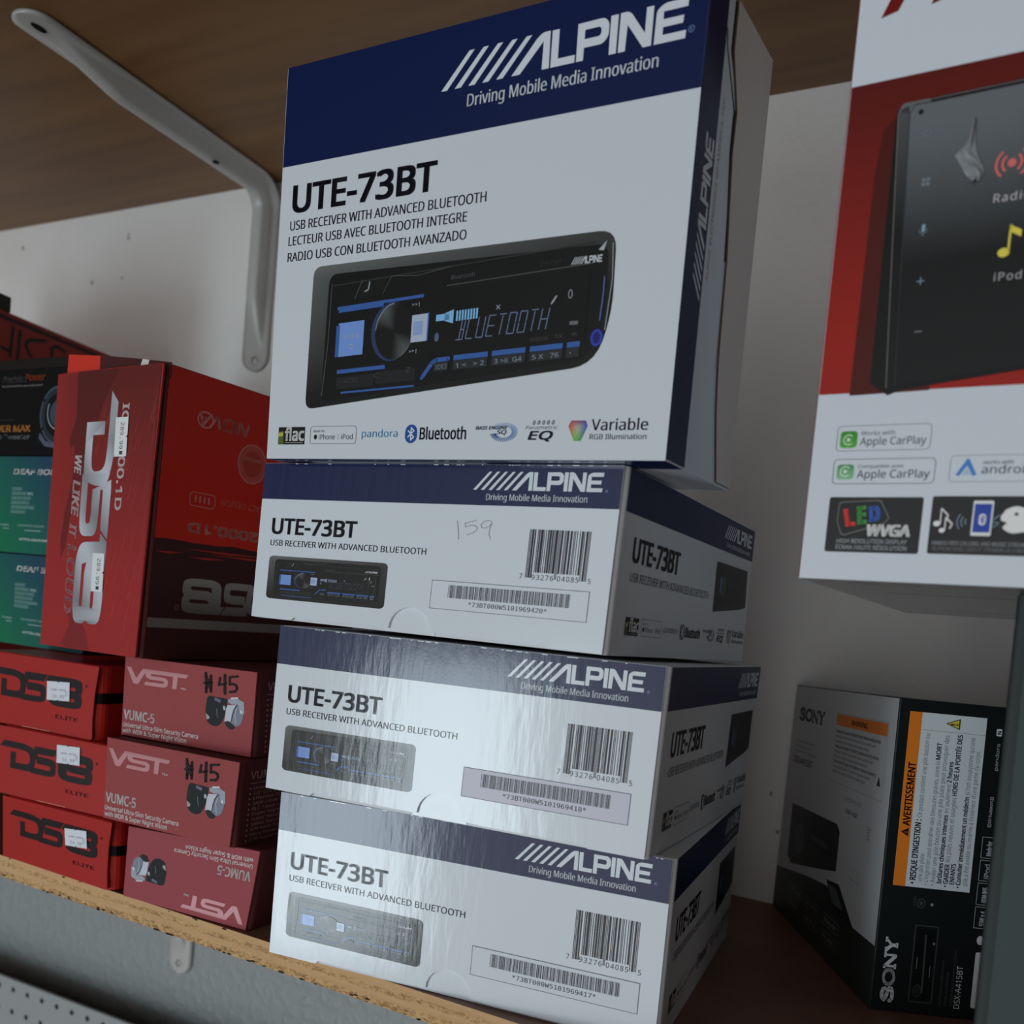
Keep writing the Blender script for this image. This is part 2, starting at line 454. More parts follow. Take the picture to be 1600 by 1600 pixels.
# ------------------------------------------------------------------ box corners in millimetres
# order: front-left-bottom, front-left-top, back-left-bottom, back-left-top, then the same on the right
CORN = {
    'a1': [(-11.3, -324.6, 257.1), (-13.1, -328.1, 449.5), (-10.7, -245.2, 258.9), (-11.3, -248.6, 451.3), (207.7, -326.9, 256.7), (207.8, -330.4, 449.5), (208.2, -246.4, 257.1), (208.6, -250.6, 452.5)],
    'a2': [(-22.8, -315.3, 175.4), (-21.9, -314.2, 256.8), (-19.4, -124.2, 172.0), (-19.1, -123.1, 254.4), (185.7, -319.0, 175.6), (187.1, -317.9, 256.5), (189.7, -127.6, 174.0), (189.3, -127.9, 251.3)],
    'a3': [(-1.7, -317.2, 86.4), (-0.3, -316.8, 172.6), (-14.9, -126.2, 86.4), (-14.1, -125.8, 171.8), (208.0, -302.3, 87.9), (209.2, -301.9, 173.2), (194.8, -111.3, 86.9), (194.6, -102.3, 171.8)],
    'a4': [(9.1, -316.6, 0.1), (9.1, -316.8, 86.2), (-16.7, -127.6, 0.1), (-16.7, -127.8, 86.2), (216.7, -288.3, 0.1), (216.6, -288.5, 87.5), (191.0, -99.3, 0.1), (190.9, -99.5, 86.6)],
    'e1': [(-233.0, -308.1, 1.2), (-236.6, -308.3, 41.2), (-232.5, -132.9, 0.1), (-234.4, -133.1, 42.2), (-126.4, -309.0, 0.9), (-128.1, -309.1, 43.1), (-125.3, -133.8, 0.1), (-126.3, -133.9, 42.6)],
    'e2': [(-239.5, -311.3, 43.0), (-239.6, -311.3, 87.4), (-249.6, -136.4, 43.0), (-249.7, -136.4, 87.4), (-134.0, -305.3, 43.2), (-134.0, -305.3, 87.4), (-144.0, -130.3, 43.0), (-144.1, -130.3, 87.4)],
    'e3': [(-262.8, -308.7, 87.6), (-262.9, -308.7, 134.2), (-271.8, -133.8, 87.6), (-271.8, -133.8, 134.2), (-156.3, -303.3, 87.6), (-156.1, -303.3, 134.2), (-165.2, -128.3, 87.6), (-165.1, -128.3, 134.2)],
    'v1': [(-115.8, -308.3, 0.6), (-115.3, -308.1, 43.5), (-128.4, -133.6, 0.1), (-128.1, -133.4, 43.7), (-20.7, -301.4, 0.1), (-16.5, -300.9, 46.6), (-32.4, -126.6, 0.1), (-30.3, -126.2, 45.2)],
    'v2': [(-131.5, -313.4, 45.8), (-132.5, -313.4, 94.8), (-142.6, -138.5, 45.7), (-143.1, -138.5, 94.8), (-31.4, -307.2, 46.0), (-30.4, -307.1, 94.7), (-42.0, -132.3, 45.7), (-41.5, -132.2, 94.7)],
    'v3': [(-133.5, -303.0, 95.1), (-134.1, -303.1, 143.0), (-150.3, -128.6, 95.3), (-150.7, -128.7, 142.8), (-34.2, -293.5, 95.1), (-35.6, -293.7, 144.0), (-51.2, -119.1, 95.5), (-52.0, -119.3, 143.4)],
    'ds': [(-202.7, -311.8, 143.2), (-203.0, -310.3, 310.5), (-190.8, -137.0, 143.6), (-191.2, -135.5, 309.3), (-104.6, -318.5, 144.1), (-100.1, -317.2, 312.0), (-91.6, -143.8, 144.1), (-89.5, -142.3, 310.2)],
    'p': [(263.6, -319.7, 213.5), (261.1, -315.4, 503.4), (275.2, -109.8, 210.9), (272.6, -105.5, 500.3), (491.2, -332.1, 216.7), (488.6, -327.7, 505.7), (502.7, -122.2, 213.6), (500.0, -117.8, 502.6)],
    's': [(287.9, -163.5, 0.1), (284.3, -158.2, 165.0), (195.2, -3.8, 0.1), (195.0, -3.5, 158.6), (362.4, -126.6, 0.1), (358.9, -121.3, 165.0), (274.3, -3.5, 0.1), (274.1, -3.5, 158.6)],
    'k': [(343.4, -308.4, 0.1), (339.2, -308.6, 213.6), (344.0, -205.0, 0.1), (339.6, -205.2, 212.0), (518.6, -296.1, 0.1), (513.5, -296.3, 215.8), (512.0, -192.5, 0.1), (507.0, -192.7, 214.6)],
}
BOX = {k: cdict(v) for k, v in CORN.items()}
def root_of(name, key, label, cat, group=None):
    c = BOX[key]; b = (c[0,0,0] + c[1,0,0] + c[0,1,0] + c[1,1,0]) / 4
    return thing(name, b, label, cat, group)

# ------------------------------------------------------------------ setting
def boxmesh(name, lo, hi, mats, fm=None, parent=None):
    x0, y0, z0 = lo; x1, y1, z1 = hi
    V = [(x0,y0,z0),(x1,y0,z0),(x1,y1,z0),(x0,y1,z0),(x0,y0,z1),(x1,y0,z1),(x1,y1,z1),(x0,y1,z1)]
    F = [(0,3,2,1),(4,5,6,7),(0,1,5,4),(1,2,6,5),(2,3,7,6),(3,0,4,7)]   # bottom, top, front, right, back, left
    return link_mesh(name, V, F, mats, parent, None, fm)
wall = boxmesh('wall_back', (-2.2, 0.0, -1.2), (1.6, 0.1, 1.4), [M_WALL])
tag(wall, kind='structure')
# small dents and nail marks in the wall paint, part of the wall
bm = bmesh.new(); bm.from_mesh(wall.data); 
random.seed(3)
for x, z, r in ((-.7223,.5507,.0022),(-.5444,.5438,.0018),(-.5444,.5475,.0012),(-.3362,.5372,.0018),(-.5984,.5022,.002),(-.5503,.5029,.0013),(-.3599,.5129,.002),(.1921,.052,.0014),(.1845,.0786,.0014),(-.337,.4705,.0014)):
    a = [bm.verts.new((x + r * (1 + .3 * random.random()) * math.cos(t * math.pi / 4) * .8, -.0004, z + r * 1.3 * math.sin(t * math.pi / 4))) for t in range(8)]
    f = bm.faces.new(a[::-1]); f.material_index = 1
    f.normal_update()
    if f.normal.y > 0: f.normal_flip()
bm.to_mesh(wall.data); bm.free()
wall.data.materials.append(flat_mat('old_nail_hole', (.40, .39, .38), .8))

YS = -0.3055; ZU = 0.5738; TH = 0.0141
lower = boxmesh('wall_shelf', (-1.6, YS, -TH), (1.2, -0.0005, 0.0), [M_TOP, M_EDGE, M_MEL], [2, 0, 1, 1, 1, 1])
tag(lower, 'wooden board shelf with raw layered front edge under all the boxes', 'shelf', 'wooden wall shelves')
# chips and splinters along the raw edge
bm = bmesh.new(); bm.from_mesh(lower.data)
random.seed(11)
for i in range(70):
    x = random.uniform(-.33, .1); z = random.choice([-.0136, -.0136, -.0004, -.0128]) + random.uniform(-.0006, .0004); r = random.uniform(.0004, .0013)
    a = [bm.verts.new((x + r * 2 * random.uniform(.6, 1) * math.cos(t * math.pi / 3), YS - .00025, z + r * .5 * math.sin(t * math.pi / 3))) for t in range(6)]
    f = bm.faces.new(a); f.material_index = 3; f.normal_update()
    if f.normal.y > 0: f.normal_flip()
bm.to_mesh(lower.data); bm.free()
lower.data.materials.append(flat_mat('splintered_edge', (.055, .028, .012), .9))
upper = boxmesh('wall_shelf', (-1.6, YS, ZU), (1.2, -0.0005, ZU + TH), [M_TOP, M_EDGE, M_MEL], [2, 0, 1, 1, 1, 1])
tag(upper, 'brown wooden board shelf overhead, seen from below above the tall box', 'shelf', 'wooden wall shelves')

# ------------------------------------------------------------------ shelf brackets
def bracket(name, x, ztop, yaw, label, leg=.176, arm=.276):
    root = thing(name, (x, 0, ztop), label, 'bracket', 'white steel shelf brackets')
    R = .030
    path = []            # (y, z, ny, nz, s)   y negative is out of the wall
    N1 = 22
    for i in range(N1 + 8): t = 1 - math.cos(i / (N1 + 7) * math.pi / 2); path.append((0, -leg + t * (leg - R), -1, 0))
    for i in range(1, 12):
        a = i / 12 * math.pi / 2
        path.append((-R + R * math.cos(a), -R + R * math.sin(a), -math.cos(a), -math.sin(a)))
    for i in range(N1 + 14): t = i / (N1 + 13); t = math.sin(t * math.pi / 2) ** .9; path.append((-R - t * (arm - R), 0, 0, -1))
    L = [0]
    for a, b in zip(path, path[1:]): L.append(L[-1] + math.hypot(a[0] - b[0], a[1] - b[1]))
    tot = L[-1]; HW = .016
    V = []; F = []; ring = None; off = .0006
    ca, sa = math.cos(yaw), math.sin(yaw)
    for (y, z, ny, nz), l in zip(path, L):
        e = min(l, tot - l)
        hw = HW * (math.sqrt(max(0.02, 1 - (1 - min(e / .014, 1)) ** 2)))
        hh = .0125 * max(0, min((l - .022) / .045, (tot - l - .030) / .06, 1)); hh = hh if hh > 0 else 0
        k = hw / HW
        sec = [(-HW, 0), (-HW, .0022), (-HW * .66, .0028), (-HW * .5, .0030 + hh * .25), (-HW * .42, .003 + hh * .85), (-HW * .26, .003 + hh), (HW * .26, .003 + hh), (HW * .42, .003 + hh * .85), (HW * .5, .003 + hh * .25), (HW * .66, .0028), (HW, .0022), (HW, 0)]
        row = []
        for sx, sn in sec:
            X = sx * k; Y = y + ny * (sn + off); Z = z + nz * (sn + off)
            row.append(len(V)); V.append((x + X * ca - Y * sa, X * sa + Y * ca, ztop + Z))
        if ring:
            m = len(row)
            for i in range(m): F.append((ring[i], ring[(i + 1) % m], row[(i + 1) % m], row[i]))
        else: F.append(tuple(row))
        ring = row
    F.append(tuple(ring[::-1]))
    V = [(a, min(b, -.0006), c) for a, b, c in V]
    o = link_mesh('bracket_frame', V, F, [M_BRK], root, None, None, root.location)
    bmx = bmesh.new(); bmx.from_mesh(o.data); bmesh.ops.recalc_face_normals(bmx, faces=bmx.faces); bmx.to_mesh(o.data); bmx.free()
    for p_ in o.data.polygons: p_.use_smooth = True
    def disc(nm, c, n, r, mat, ry=None, hgt=.0008):
        n = Vector(n); c = Vector(c); t = Vector((1, 0, 0)); bt = n.cross(t)
        vs = []; fs = []
        for k, (rr_, hh_) in enumerate(((1, 0), (1, hgt), (.6, hgt * 1.4))):
            for i in range(16):
                a = 2 * math.pi * i / 16
                P_ = c + t * r * rr_ * math.cos(a) + bt * (ry or r) * rr_ * math.sin(a) + n * hh_
                vs.append((x + (P_.x) * ca - P_.y * sa, P_.x * sa + P_.y * ca, ztop + P_.z))
        for k in range(2):
            for i in range(16): fs.append((k * 16 + i, k * 16 + (i + 1) % 16, (k + 1) * 16 + (i + 1) % 16, (k + 1) * 16 + i))
        fs.append(tuple(range(32, 48)))
        return link_mesh(nm, vs, fs, [mat], root, None, None, root.location)
    disc('screw', (0, -.0036, -leg + .0105), (0, -1, 0), .0036, M_SCREW)
    disc('slot', (0, -arm + .017, -.0036), (0, 0, -1), .0028, M_DARKHOLE, .0062)
    disc('slot', (0.0055, -.080, -.0160), (0, 0, -1), .0026, M_DARKHOLE, .0030)
    return root
bracket('shelf_bracket', -.349, ZU, .10, 'white pressed steel bracket holding the overhead shelf, left of the tall box')
bracket('shelf_bracket', -.392, -TH, .0, 'grey-white bracket tip on the wall under the lower shelf edge', leg=.192)

# ------------------------------------------------------------------ pegboard below the shelf
def pegboard():
    ox, oz = -.7597, -.2600; tilt = .025; pitch = .0245; nx, nz = 46, 7; y = -.0450; th = .0035
    bm = bmesh.new(); S = 12; r = .0031
    def PT(a, b, yy): return (ox + a, yy, oz + a * tilt - b)
    x_first = (-.6193 - ox) % pitch - pitch / 2 - 0
    z_first = .0108 - pitch / 2
    cache = {}
    def vv(a, b, yy):
        k = (round(a, 6), round(b, 6), yy)
        if k not in cache: cache[k] = bm.verts.new(PT(a, b, yy))
        return cache[k]
    def quad(a0, b0, a1, b1):
        f = bm.faces.new([vv(a0, b1, y), vv(a1, b1, y), vv(a1, b0, y), vv(a0, b0, y)])
    for i in range(nx):
        for j in range(nz):
            a0 = x_first + i * pitch; b0 = max(z_first + j * pitch, 0); a1 = a0 + pitch; b1 = z_first + (j + 1) * pitch
            cx = a0 + pitch / 2; cz = z_first + (j + .5) * pitch
            ring = [bm.verts.new(PT(cx + r * math.cos(2 * math.pi * k / S), cz - r * math.sin(2 * math.pi * k / S), y)) for k in range(S)]
            deep = [bm.verts.new(PT(cx + r * math.cos(2 * math.pi * k / S), cz - r * math.sin(2 * math.pi * k / S), y + th)) for k in range(S)]
            cn = [vv(a1, b0, y), vv(a0, b0, y), vv(a0, b1, y), vv(a1, b1, y)]
            q = S // 4
            for s_ in range(4):      # corner fans
                k0 = s_ * q
                for k in range(k0, k0 + q): bm.faces.new([cn[s_], ring[(k + 1) % S], ring[k]])
                bm.faces.new([cn[s_], cn[(s_ + 1) % 4], ring[((s_ + 1) * q) % S]])
            for k in range(S): bm.faces.new([ring[k], ring[(k + 1) % S], deep[(k + 1) % S], deep[k]])
    ax0 = x_first; ax1 = x_first + nx * pitch; zb = z_first + nz * pitch
    # lower plain part, back sheet and top edge
    e = [bm.verts.new(PT(a, b, y)) for a, b in ((ax0, zb), (ax1, zb), (ax1, .8), (ax0, .8))]; bm.faces.new([e[3], e[2], e[1], e[0]])
    t = [bm.verts.new(PT(a, 0, yy)) for a, yy in ((ax0, y), (ax1, y), (ax1, y + th), (ax0, y + th))]; bm.faces.new(t)
    bmesh.ops.recalc_face_normals(bm, faces=bm.faces)
    for f in bm.faces:
        if abs(f.normal.y) > .9 and f.normal.y > 0: f.normal_flip()
    me = bpy.data.meshes.new('pegboard'); bm.to_mesh(me); bm.free(); me.materials.append(M_PEG)
    o = bpy.data.objects.new('pegboard', me); COL.objects.link(o)
    tag(o, 'pale grey pegboard with rows of round holes at the lower left', 'pegboard')
    link_mesh('light_block_sheet', [(-.75, -.0400, -.2600), (.36, -.0400, -.2325), (.36, -.0400, -1.0), (-.75, -.0400, -1.0), (-.75, -.0385, -.2600), (.36, -.0385, -.2325), (.36, -.0385, -1.0), (-.75, -.0385, -1.0)], [(0,3,2,1),(4,5,6,7),(0,1,5,4),(1,2,6,5),(2,3,7,6),(3,0,4,7)], [M_DARKHOLE], o)  # added dark sheet, keeps light from leaking through the holes onto the wall
    # furring strips that hold it off the wall
    V = [(-.79, -.0380, -1.0), (-.75, -.0380, -1.0), (-.75, -.0006, -1.0), (-.79, -.0006, -1.0), (-.79, -.0380, -.36), (-.75, -.0380, -.36), (-.75, -.0006, -.36), (-.79, -.0006, -.36)]
    link_mesh('spacer_strip', V, [(0,3,2,1),(4,5,6,7),(0,1,5,4),(1,2,6,5),(2,3,7,6),(3,0,4,7)], [M_MEL], o)
pegboard()

# ------------------------------------------------------------------ printed artwork
def alpine(d, x, y, w, h, c, L=2, side=False):
    """the slashes and the lettering; drawn in a 111 x 15 field"""
    kx = w / 111.0; ky = h / 14.8
    W_ = d.xf(lambda a, b: (x + a * kx, y + b * ky))
    for s0 in (0, 7.0, 14.0, 20.9, 27.8):
        W_.poly([(s0, 0), (s0 + 3.1, 0), (s0 + 15.9, 14.8), (s0 + 13.4, 14.8), (s0 + 12.6, 14.0)], c, L)
    W_.poly(rnd([(35.1, 0), (39.1, 0), (49.4, 11.3), (49.4, 0), (52.7, 0), (52.3, 14.8), (48.6, 14.8, 3), (46, 12.6)]), c, L)
    W_.poly([(53.4, 0), (64.2, 0), (64.3, 3), (56.6, 3), (56.4, 14.6), (53.2, 14.6)], c, L)
    W_.poly(rnd([(65.0, 0), (68.1, 0), (68.1, 4.9), (76.4, 4.9, 2.5), (78.6, 7.4, 2), (78.6, 12.6, 2.5), (76.4, 14.8, 1.5), (64.8, 14.7)]), c, L,
            [rnd([(68.1, 8.2), (68.1, 11.8), (74.6, 11.8, 1), (75.3, 10.8, 1), (75.3, 9.0, 1), (74.6, 8.2, 1)])[::-1]])
    W_.poly([(79.3, 0), (82.4, 0), (82.3, 14.8), (79.1, 14.8)], c, L)
    W_.poly(rnd([(83.2, 0), (86.2, 0), (86.5, 9.9), (93.7, 0), (97.1, 0), (97.1, 14.8), (94.1, 14.8), (94.1, 5.3), (87.9, 13.9, 2), (86.4, 14.9, 1.5), (83.2, 14.9)]), c, L)
    W_.poly(rnd([(98.2, 0), (110.9, 0), (111, 3), (101.5, 3), (101.5, 5.9), (109.5, 5.9), (109.7, 8.8), (101.4, 8.8), (101.3, 11.7), (111, 11.7), (111, 14.8), (101.4, 14.8, 3), (98.4, 12.6, 1.5)]), c, L)

def dslogo(T, c, L=2, slot=None):
    """T: an object with poly(); logo in a 80.7 x 19 field"""
    T.poly(rnd([(0, 14.8), (4, 18.9), (21.5, 18.9, 4), (32.2, 16.2, 8), (32.6, 9.2, 5), (30.4, 1.4, 8), (21, 1.3, 3), (10.2, 1.3), (10.2, 12.2), (14.8, 12.2), (14.8, 5.5, .6), (23.4, 5.5, 4), (27.6, 6.5, 4), (27.2, 13.6, 5), (20, 14.6, 4)]), c, L)
    T.poly(rnd([(30.4, 18.3), (33.2, 18.7, 2), (51.0, 18.7), (47.7, 14.2), (33.8, 13.9), (33.9, 12.4), (44, 12.4, 3), (49.9, 11.4, 5), (50, 1.6, 5), (43, .8, 4), (27.8, .9), (31.4, 4.6), (42.8, 4.6, 1.4), (45.6, 4.9, 1.4), (45.6, 7.4, 1.4), (42.7, 7.7, 1), (33.6, 7.7), (33.2, 9.5)]), c, L)
    holes = [rnd([(59.8, 4.6), (74.2, 4.6, .8), (75, 5.5, .8), (74.2, 6.5, .8), (62.5, 6.5, 1), (59.0, 7.4)])[::-1],
             rnd([(63, 11.4), (74.6, 11.4, .8), (75.4, 12.3, .8), (74.6, 13.3, .8), (62, 13.3), (60.5, 12.6)])[::-1]]
    T.poly(rnd([(48.8, 14.4), (51.8, 18.7), (74.5, 18.7, 4), (80.4, 17.6, 5), (80.6, 11.4, 3), (79.3, 9.6, 1), (80.7, 7.6, 3), (80.6, 1.8, 5), (74.5, .5, 4), (58, .5, 6), (52.2, 2.6, 7), (51.8, 10.8, 2), (51.8, 14.4)]), c, L, holes)

def radio_art(d, x0, y0, x1, y1, full):
    """printed picture of the black receiver; drawn in a 157 x 67 field"""
    kx = (x1 - x0) / 157.0; ky = (y1 - y0) / 67.0
    X = lambda a: x0 + a * kx; Y = lambda b: y0 + b * ky
    body = K(22, 24, 25); blk = K(8, 9, 11); gry = K(60, 63, 64); blu = K(46, 82, 142); lblu = K(98, 130, 188); slv = K(150, 160, 180)
    body_c = lambda u, v: mixc(K(17, 19, 19), K(92, 94, 94), max(0, min(1, ((v - y0) / (y1 - y0) - .70) * 3.2)) * max(.28, 1 - (u - x0) / (x1 - x0) * 1.1))
    # rounded casing as a grid strip so the printed sheen runs smoothly
    out = rnd([(0, 2, 5), (10, 0, 3), (150, 14 if full else 1, 9), (157, 30, 12), (157, 60, 8), (152, 67, 6), (4, 67, 4), (1, 62, 4)]) if full else rrect(0, 0, 157, 67, 6)
    if full:
        out = rnd([(0.5, 0, 5), (152, 14.5, 13), (158, 34, 12), (157, 67.3, 8), (1, 66.8, 5)])
    pts = [(X(a), Y(b)) for a, b in out]
    cxx = sum(p_[0] for p_ in pts) / len(pts); cyy = sum(p_[1] for p_ in pts) / len(pts)
    n = len(pts); allp = []; fs = []
    for k, t in enumerate((1, .86, .6, .3, 0.0)):
        for (a, b) in pts: allp.append((cxx + (a - cxx) * t, cyy + (b - cyy) * t))
    for k in range(4):
        for i in range(n): fs.append((k * n + i, k * n + (i + 1) % n, (k + 1) * n + (i + 1) % n, (k + 1) * n + i))
    d.add(allp, fs, body_c, 1)
    R_ = lambda a, b, a2, b2, c, L=3: d.rect(X(a), Y(b), X(a2), Y(b2), c, L)
    if full:
        d.poly([(X(a), Y(b)) for a, b in rnd([(10, 3.5, 4), (150, 17, 10), (155, 36, 8), (154, 62, 5), (11, 62.5, 5)])], blk, 2)
    else:
        d.poly([(X(a), Y(b)) for a, b in rrect(9, 5, 149, 62, 5)], blk, 2)
    s_ = .25 if full else 0
    sk = (lambda a: a * .045) if full else (lambda a: 0)       # the picture is slightly turned: rows climb to the right
    def Q(a, b, a2, b2, c, L=4):
        d.poly([(X(a), Y(b + sk(a))), (X(a2), Y(b + sk(a2))), (X(a2), Y(b2 + sk(a2))), (X(a), Y(b2 + sk(a)))], c, L)
    def TX(s, a, b, w, h, c, L=5, **kw):
        rot = math.degrees(math.atan2(.045 * ky, kx)) if full else 0
        d.text(s, X(a), Y(b + sk(a)), w * kx, h * ky, c, L, rot=rot, **kw)
    # edge light of the face plate
    d.stroke([(X(a), Y(b)) for a, b in ((13, 58), (12.5, 30), (10.5, 6))], .55 * kx, gry, 4, False)
    Q(14, 56, 148, 56.6, K(38, 40, 38)); Q(78, 48, 148, 48.5, K(60, 64, 62))
    Q(17, 44.8, 66, 46.2, blu); Q(18, 43.4, 44, 44.8, blu) if full else None
    Q(19, 15.2, 47, 17.0, blu); Q(22, 5.8, 64, 6.7, blu)
    Q(18.5, 23, 33.5, 38.5, lblu, 4); Q(17.2, 23, 19.2, 37.5, blu, 5); TX('SOURCE', 22, 31, 9, 1.7, slv, 6) ; TX('O', 26, 26, 2, 2.2, slv, 6)
    # knob
    kxr, kyr = (11.0, 13.2) if full else (11.5, 12)
    d.ell(X(49.5), Y(31.6 + sk(49)), (kxr + .6) * kx, kyr * ky, K(34, 50, 84), 4, 36)
    cx_, cy_ = X(51), Y(31.6 + sk(50))
    def kn(u, v):
        a = math.atan2(v - cy_, u - cx_); t = max(0, math.cos(2 * (a - 2.2))) ** 2
        return mixc(K(12, 13, 14), K(96, 100, 100), t * .6)
    d.ell(cx_, cy_, kxr * kx * .98, kyr * ky * .96, kn, 5, 48)
    d.arc(cx_, cy_, kxr * kx * .98, kyr * ky * .96, .45 * kx, K(120, 125, 128), 6, 95, 175)
    Q(60.5, 25.5, 69.0, 37.5, K(150, 160, 180), 6); Q(61.5, 28.5, 66.5, 34.5, K(120, 140, 180), 7); Q(69, 25.5, 69.8, 37.8, blu, 6)
    for b in (21, 41.5): TX('>>|', 60, b, 4, 1.4, slv, 6)
    TX('AUDIO', 24, 10.5, 8, 2, gry, 6); TX('C', 41, 11.5, 3.6, 2, gry, 6); TX('Z', 59, 12.5, 2.5, 2.2, gry, 6); Q(19, 8, 41, 13.6, K(24, 26, 29), 3); Q(42, 8.6, 64, 14.2, K(24, 26, 29), 3)
    d.poly([(X(28), Y(50)), (X(31.5), Y(58)), (X(46), Y(59)), (X(42), Y(50.5))], K(14, 15, 16), 3)
    d.stroke([(X(27), Y(50)), (X(31), Y(58.3))], .4 * kx, K(70, 74, 70), 4, False)
    d.stroke([(X(43), Y(51)), (X(47.5), Y(58.6)), (X(62), Y(57.6)), (X(80), Y(60))], .35 * kx, K(62, 66, 64), 4, False)
    d.stroke([(X(32.8), Y(53)), (X(34.6), Y(53.5)), (X(35.2), Y(57))], .8 * kx, K(120, 126, 130), 5)
    TX('Bluetooth', 80, 50.5, 12, 1.8, K(70, 74, 76), 5, f='inter')
    # display
    Q(70, 17.5, 147, 46, K(6, 7, 8), 4)
    seg = K(92, 108, 138) if full else K(64, 68, 78)
    for i, ch in enumerate('BLUETOOTH'):
        a = 84.5 + i * 5.1; b0 = 24.3; h_ = 8.6; w_ = 3.3; t = .42 * kx
        Z = lambda p_, q_: (X(a + p_ * w_ + q_ * h_ * .16), Y(b0 + sk(a) + q_ * h_))
        segs = {'B': 'ABCDJm', 'L': 'DEF', 'U': 'BCDEF', 'E': 'ADEFG', 'T': 'AJ', 'O': 'ABCDEF', 'H': 'BCEFG'}[ch]
        P_ = {'A': [(0, 1), (1, 1)], 'B': [(1, 1), (1, .52)], 'C': [(1, .48), (1, 0)], 'D': [(0, 0), (1, 0)], 'E': [(0, 0), (0, .48)], 'F': [(0, .52), (0, 1)], 'G': [(0, .5), (1, .5)], 'J': [(.5, 0), (.5, .94)], 'm': [(.5, .5), (1, .5)]}
        for s__ in segs: d.stroke([Z(*p_) for p_ in P_[s__]], t, seg, 6, False)
    lb = K(110, 160, 200) if full else K(110, 120, 140)
    Q(73.5, 33.4, 80.5, 36.2, lb, 6); d.poly([(X(78), Y(33.2 + sk(78))), (X(82.6), Y(31.6 + sk(82))), (X(82.6), Y(37.6 + sk(82))), (X(78), Y(36.4 + sk(78)))], lb, 6)
    for i in range(8): Q(84 + i * 1.45, 32.4, 84.9 + i * 1.45, 36.8, lb, 6)
    TX('X', 104, 35, 2.2, 1.8, slv, 6); TX('0', 138, 35.5, 1.9, 3.4, K(130, 136, 142), 6); d.stroke([(X(130.5), Y(40.2)), (X(132.5), Y(43))], .7 * kx, K(150, 155, 160), 6); 
    d.ell(X(74.5), Y(29.8), 1.2 * kx, 2 * ky, K(70, 84, 110), 6, 12)
    d.rr(X(139.5), Y(31), X(143.5), Y(32.5), .5 * kx, K(90, 92, 94), 6)
    # buttons
    for a0, a1, s in ((84.2, 101.6, '1 <   > 2'), (103.6, 120, '3 >ii  G4'), (122, 137.3, '5 X   76'), (139.2, 145, '-')):
        Q(a0, 15.6, a1, 17.8, blu, 5); Q(a0, 11.5, a1, 15.4, K(34, 37, 40), 5)
        TX(s, a0 + 1.5, 12.3, (a1 - a0 - 3) * (.25 if s == '-' else 1), 1.9 if s != '-' else 3, K(120, 128, 140), 6)
    d.stroke([(X(68), Y(12.5)), (X(73), Y(18.8)), (X(75), Y(19.9)), (X(81.5), Y(20.3))], 1.9 * ky, blu, 5)
    Q(74, 11.6, 81.5, 15.4, K(34, 37, 40), 5); TX('VOICE', 75, 12.4, 6, 2, K(100, 110, 124), 6)
    TX('PANDORA', 122, 19.6, 8.5, 1.6, K(66, 66, 60), 6); TX('FLAC', 133.5, 20, 4, 1.6, K(66, 66, 60), 6); TX('VOL', 141, 20.2, 2.6, 1.3, K(80, 80, 74), 6)
    if full:
        d.arc(X(152.3), Y(25.2), 2.7 * kx, 3.4 * ky, 1.1 * kx, K(40, 55, 150), 6); d.ell(X(152.3), Y(25.2), 1.7 * kx, 2.3 * ky, K(22, 26, 90), 5, 20)
        d.stroke([(X(153.5), Y(49)), (X(153.6), Y(42)), (X(153), Y(32))], .5 * kx, K(84, 92, 150), 6)
        d.stroke([(X(156), Y(62)), (X(157), Y(48)), (X(155.6), Y(28))], .4 * kx, K(130, 134, 140), 6, False)
        d.poly([(X(149.8), Y(59.8)), (X(153.3), Y(63.2)), (X(152.2), Y(59.4))], K(150, 155, 160), 6)
        TX('UTE-73BT', 124, 50.0, 9.5, 1.6, K(48, 50, 50), 5)
    else:
        d.arc(X(141.5), Y(14.8), 2.6 * kx, 3 * ky, .9 * kx, K(90, 92, 96), 6)
        d.stroke([(X(144.5), Y(46)), (X(144.4), Y(24))], .5 * kx, K(70, 74, 80), 6)
        Q(136, 40, 137, 44, K(170, 175, 180), 6); Q(136.3, 30, 136.8, 40, K(70, 74, 76), 6)
    alpine(d, X(138 if full else 130), Y(55 if full else 50.5), 13.8 * kx * (1 if full else 1.15), 2.9 * ky, K(170, 174, 180), 6)

def bt_rune(d, x, y, h, c, L, t):
    w = h * .28
    d.stroke([(x - w, y + h * .25), (x + w, y - h * .25), (x, y - h * .5), (x, y + h * .5), (x + w, y + h * .25), (x - w, y - h * .25)], t, c, L)

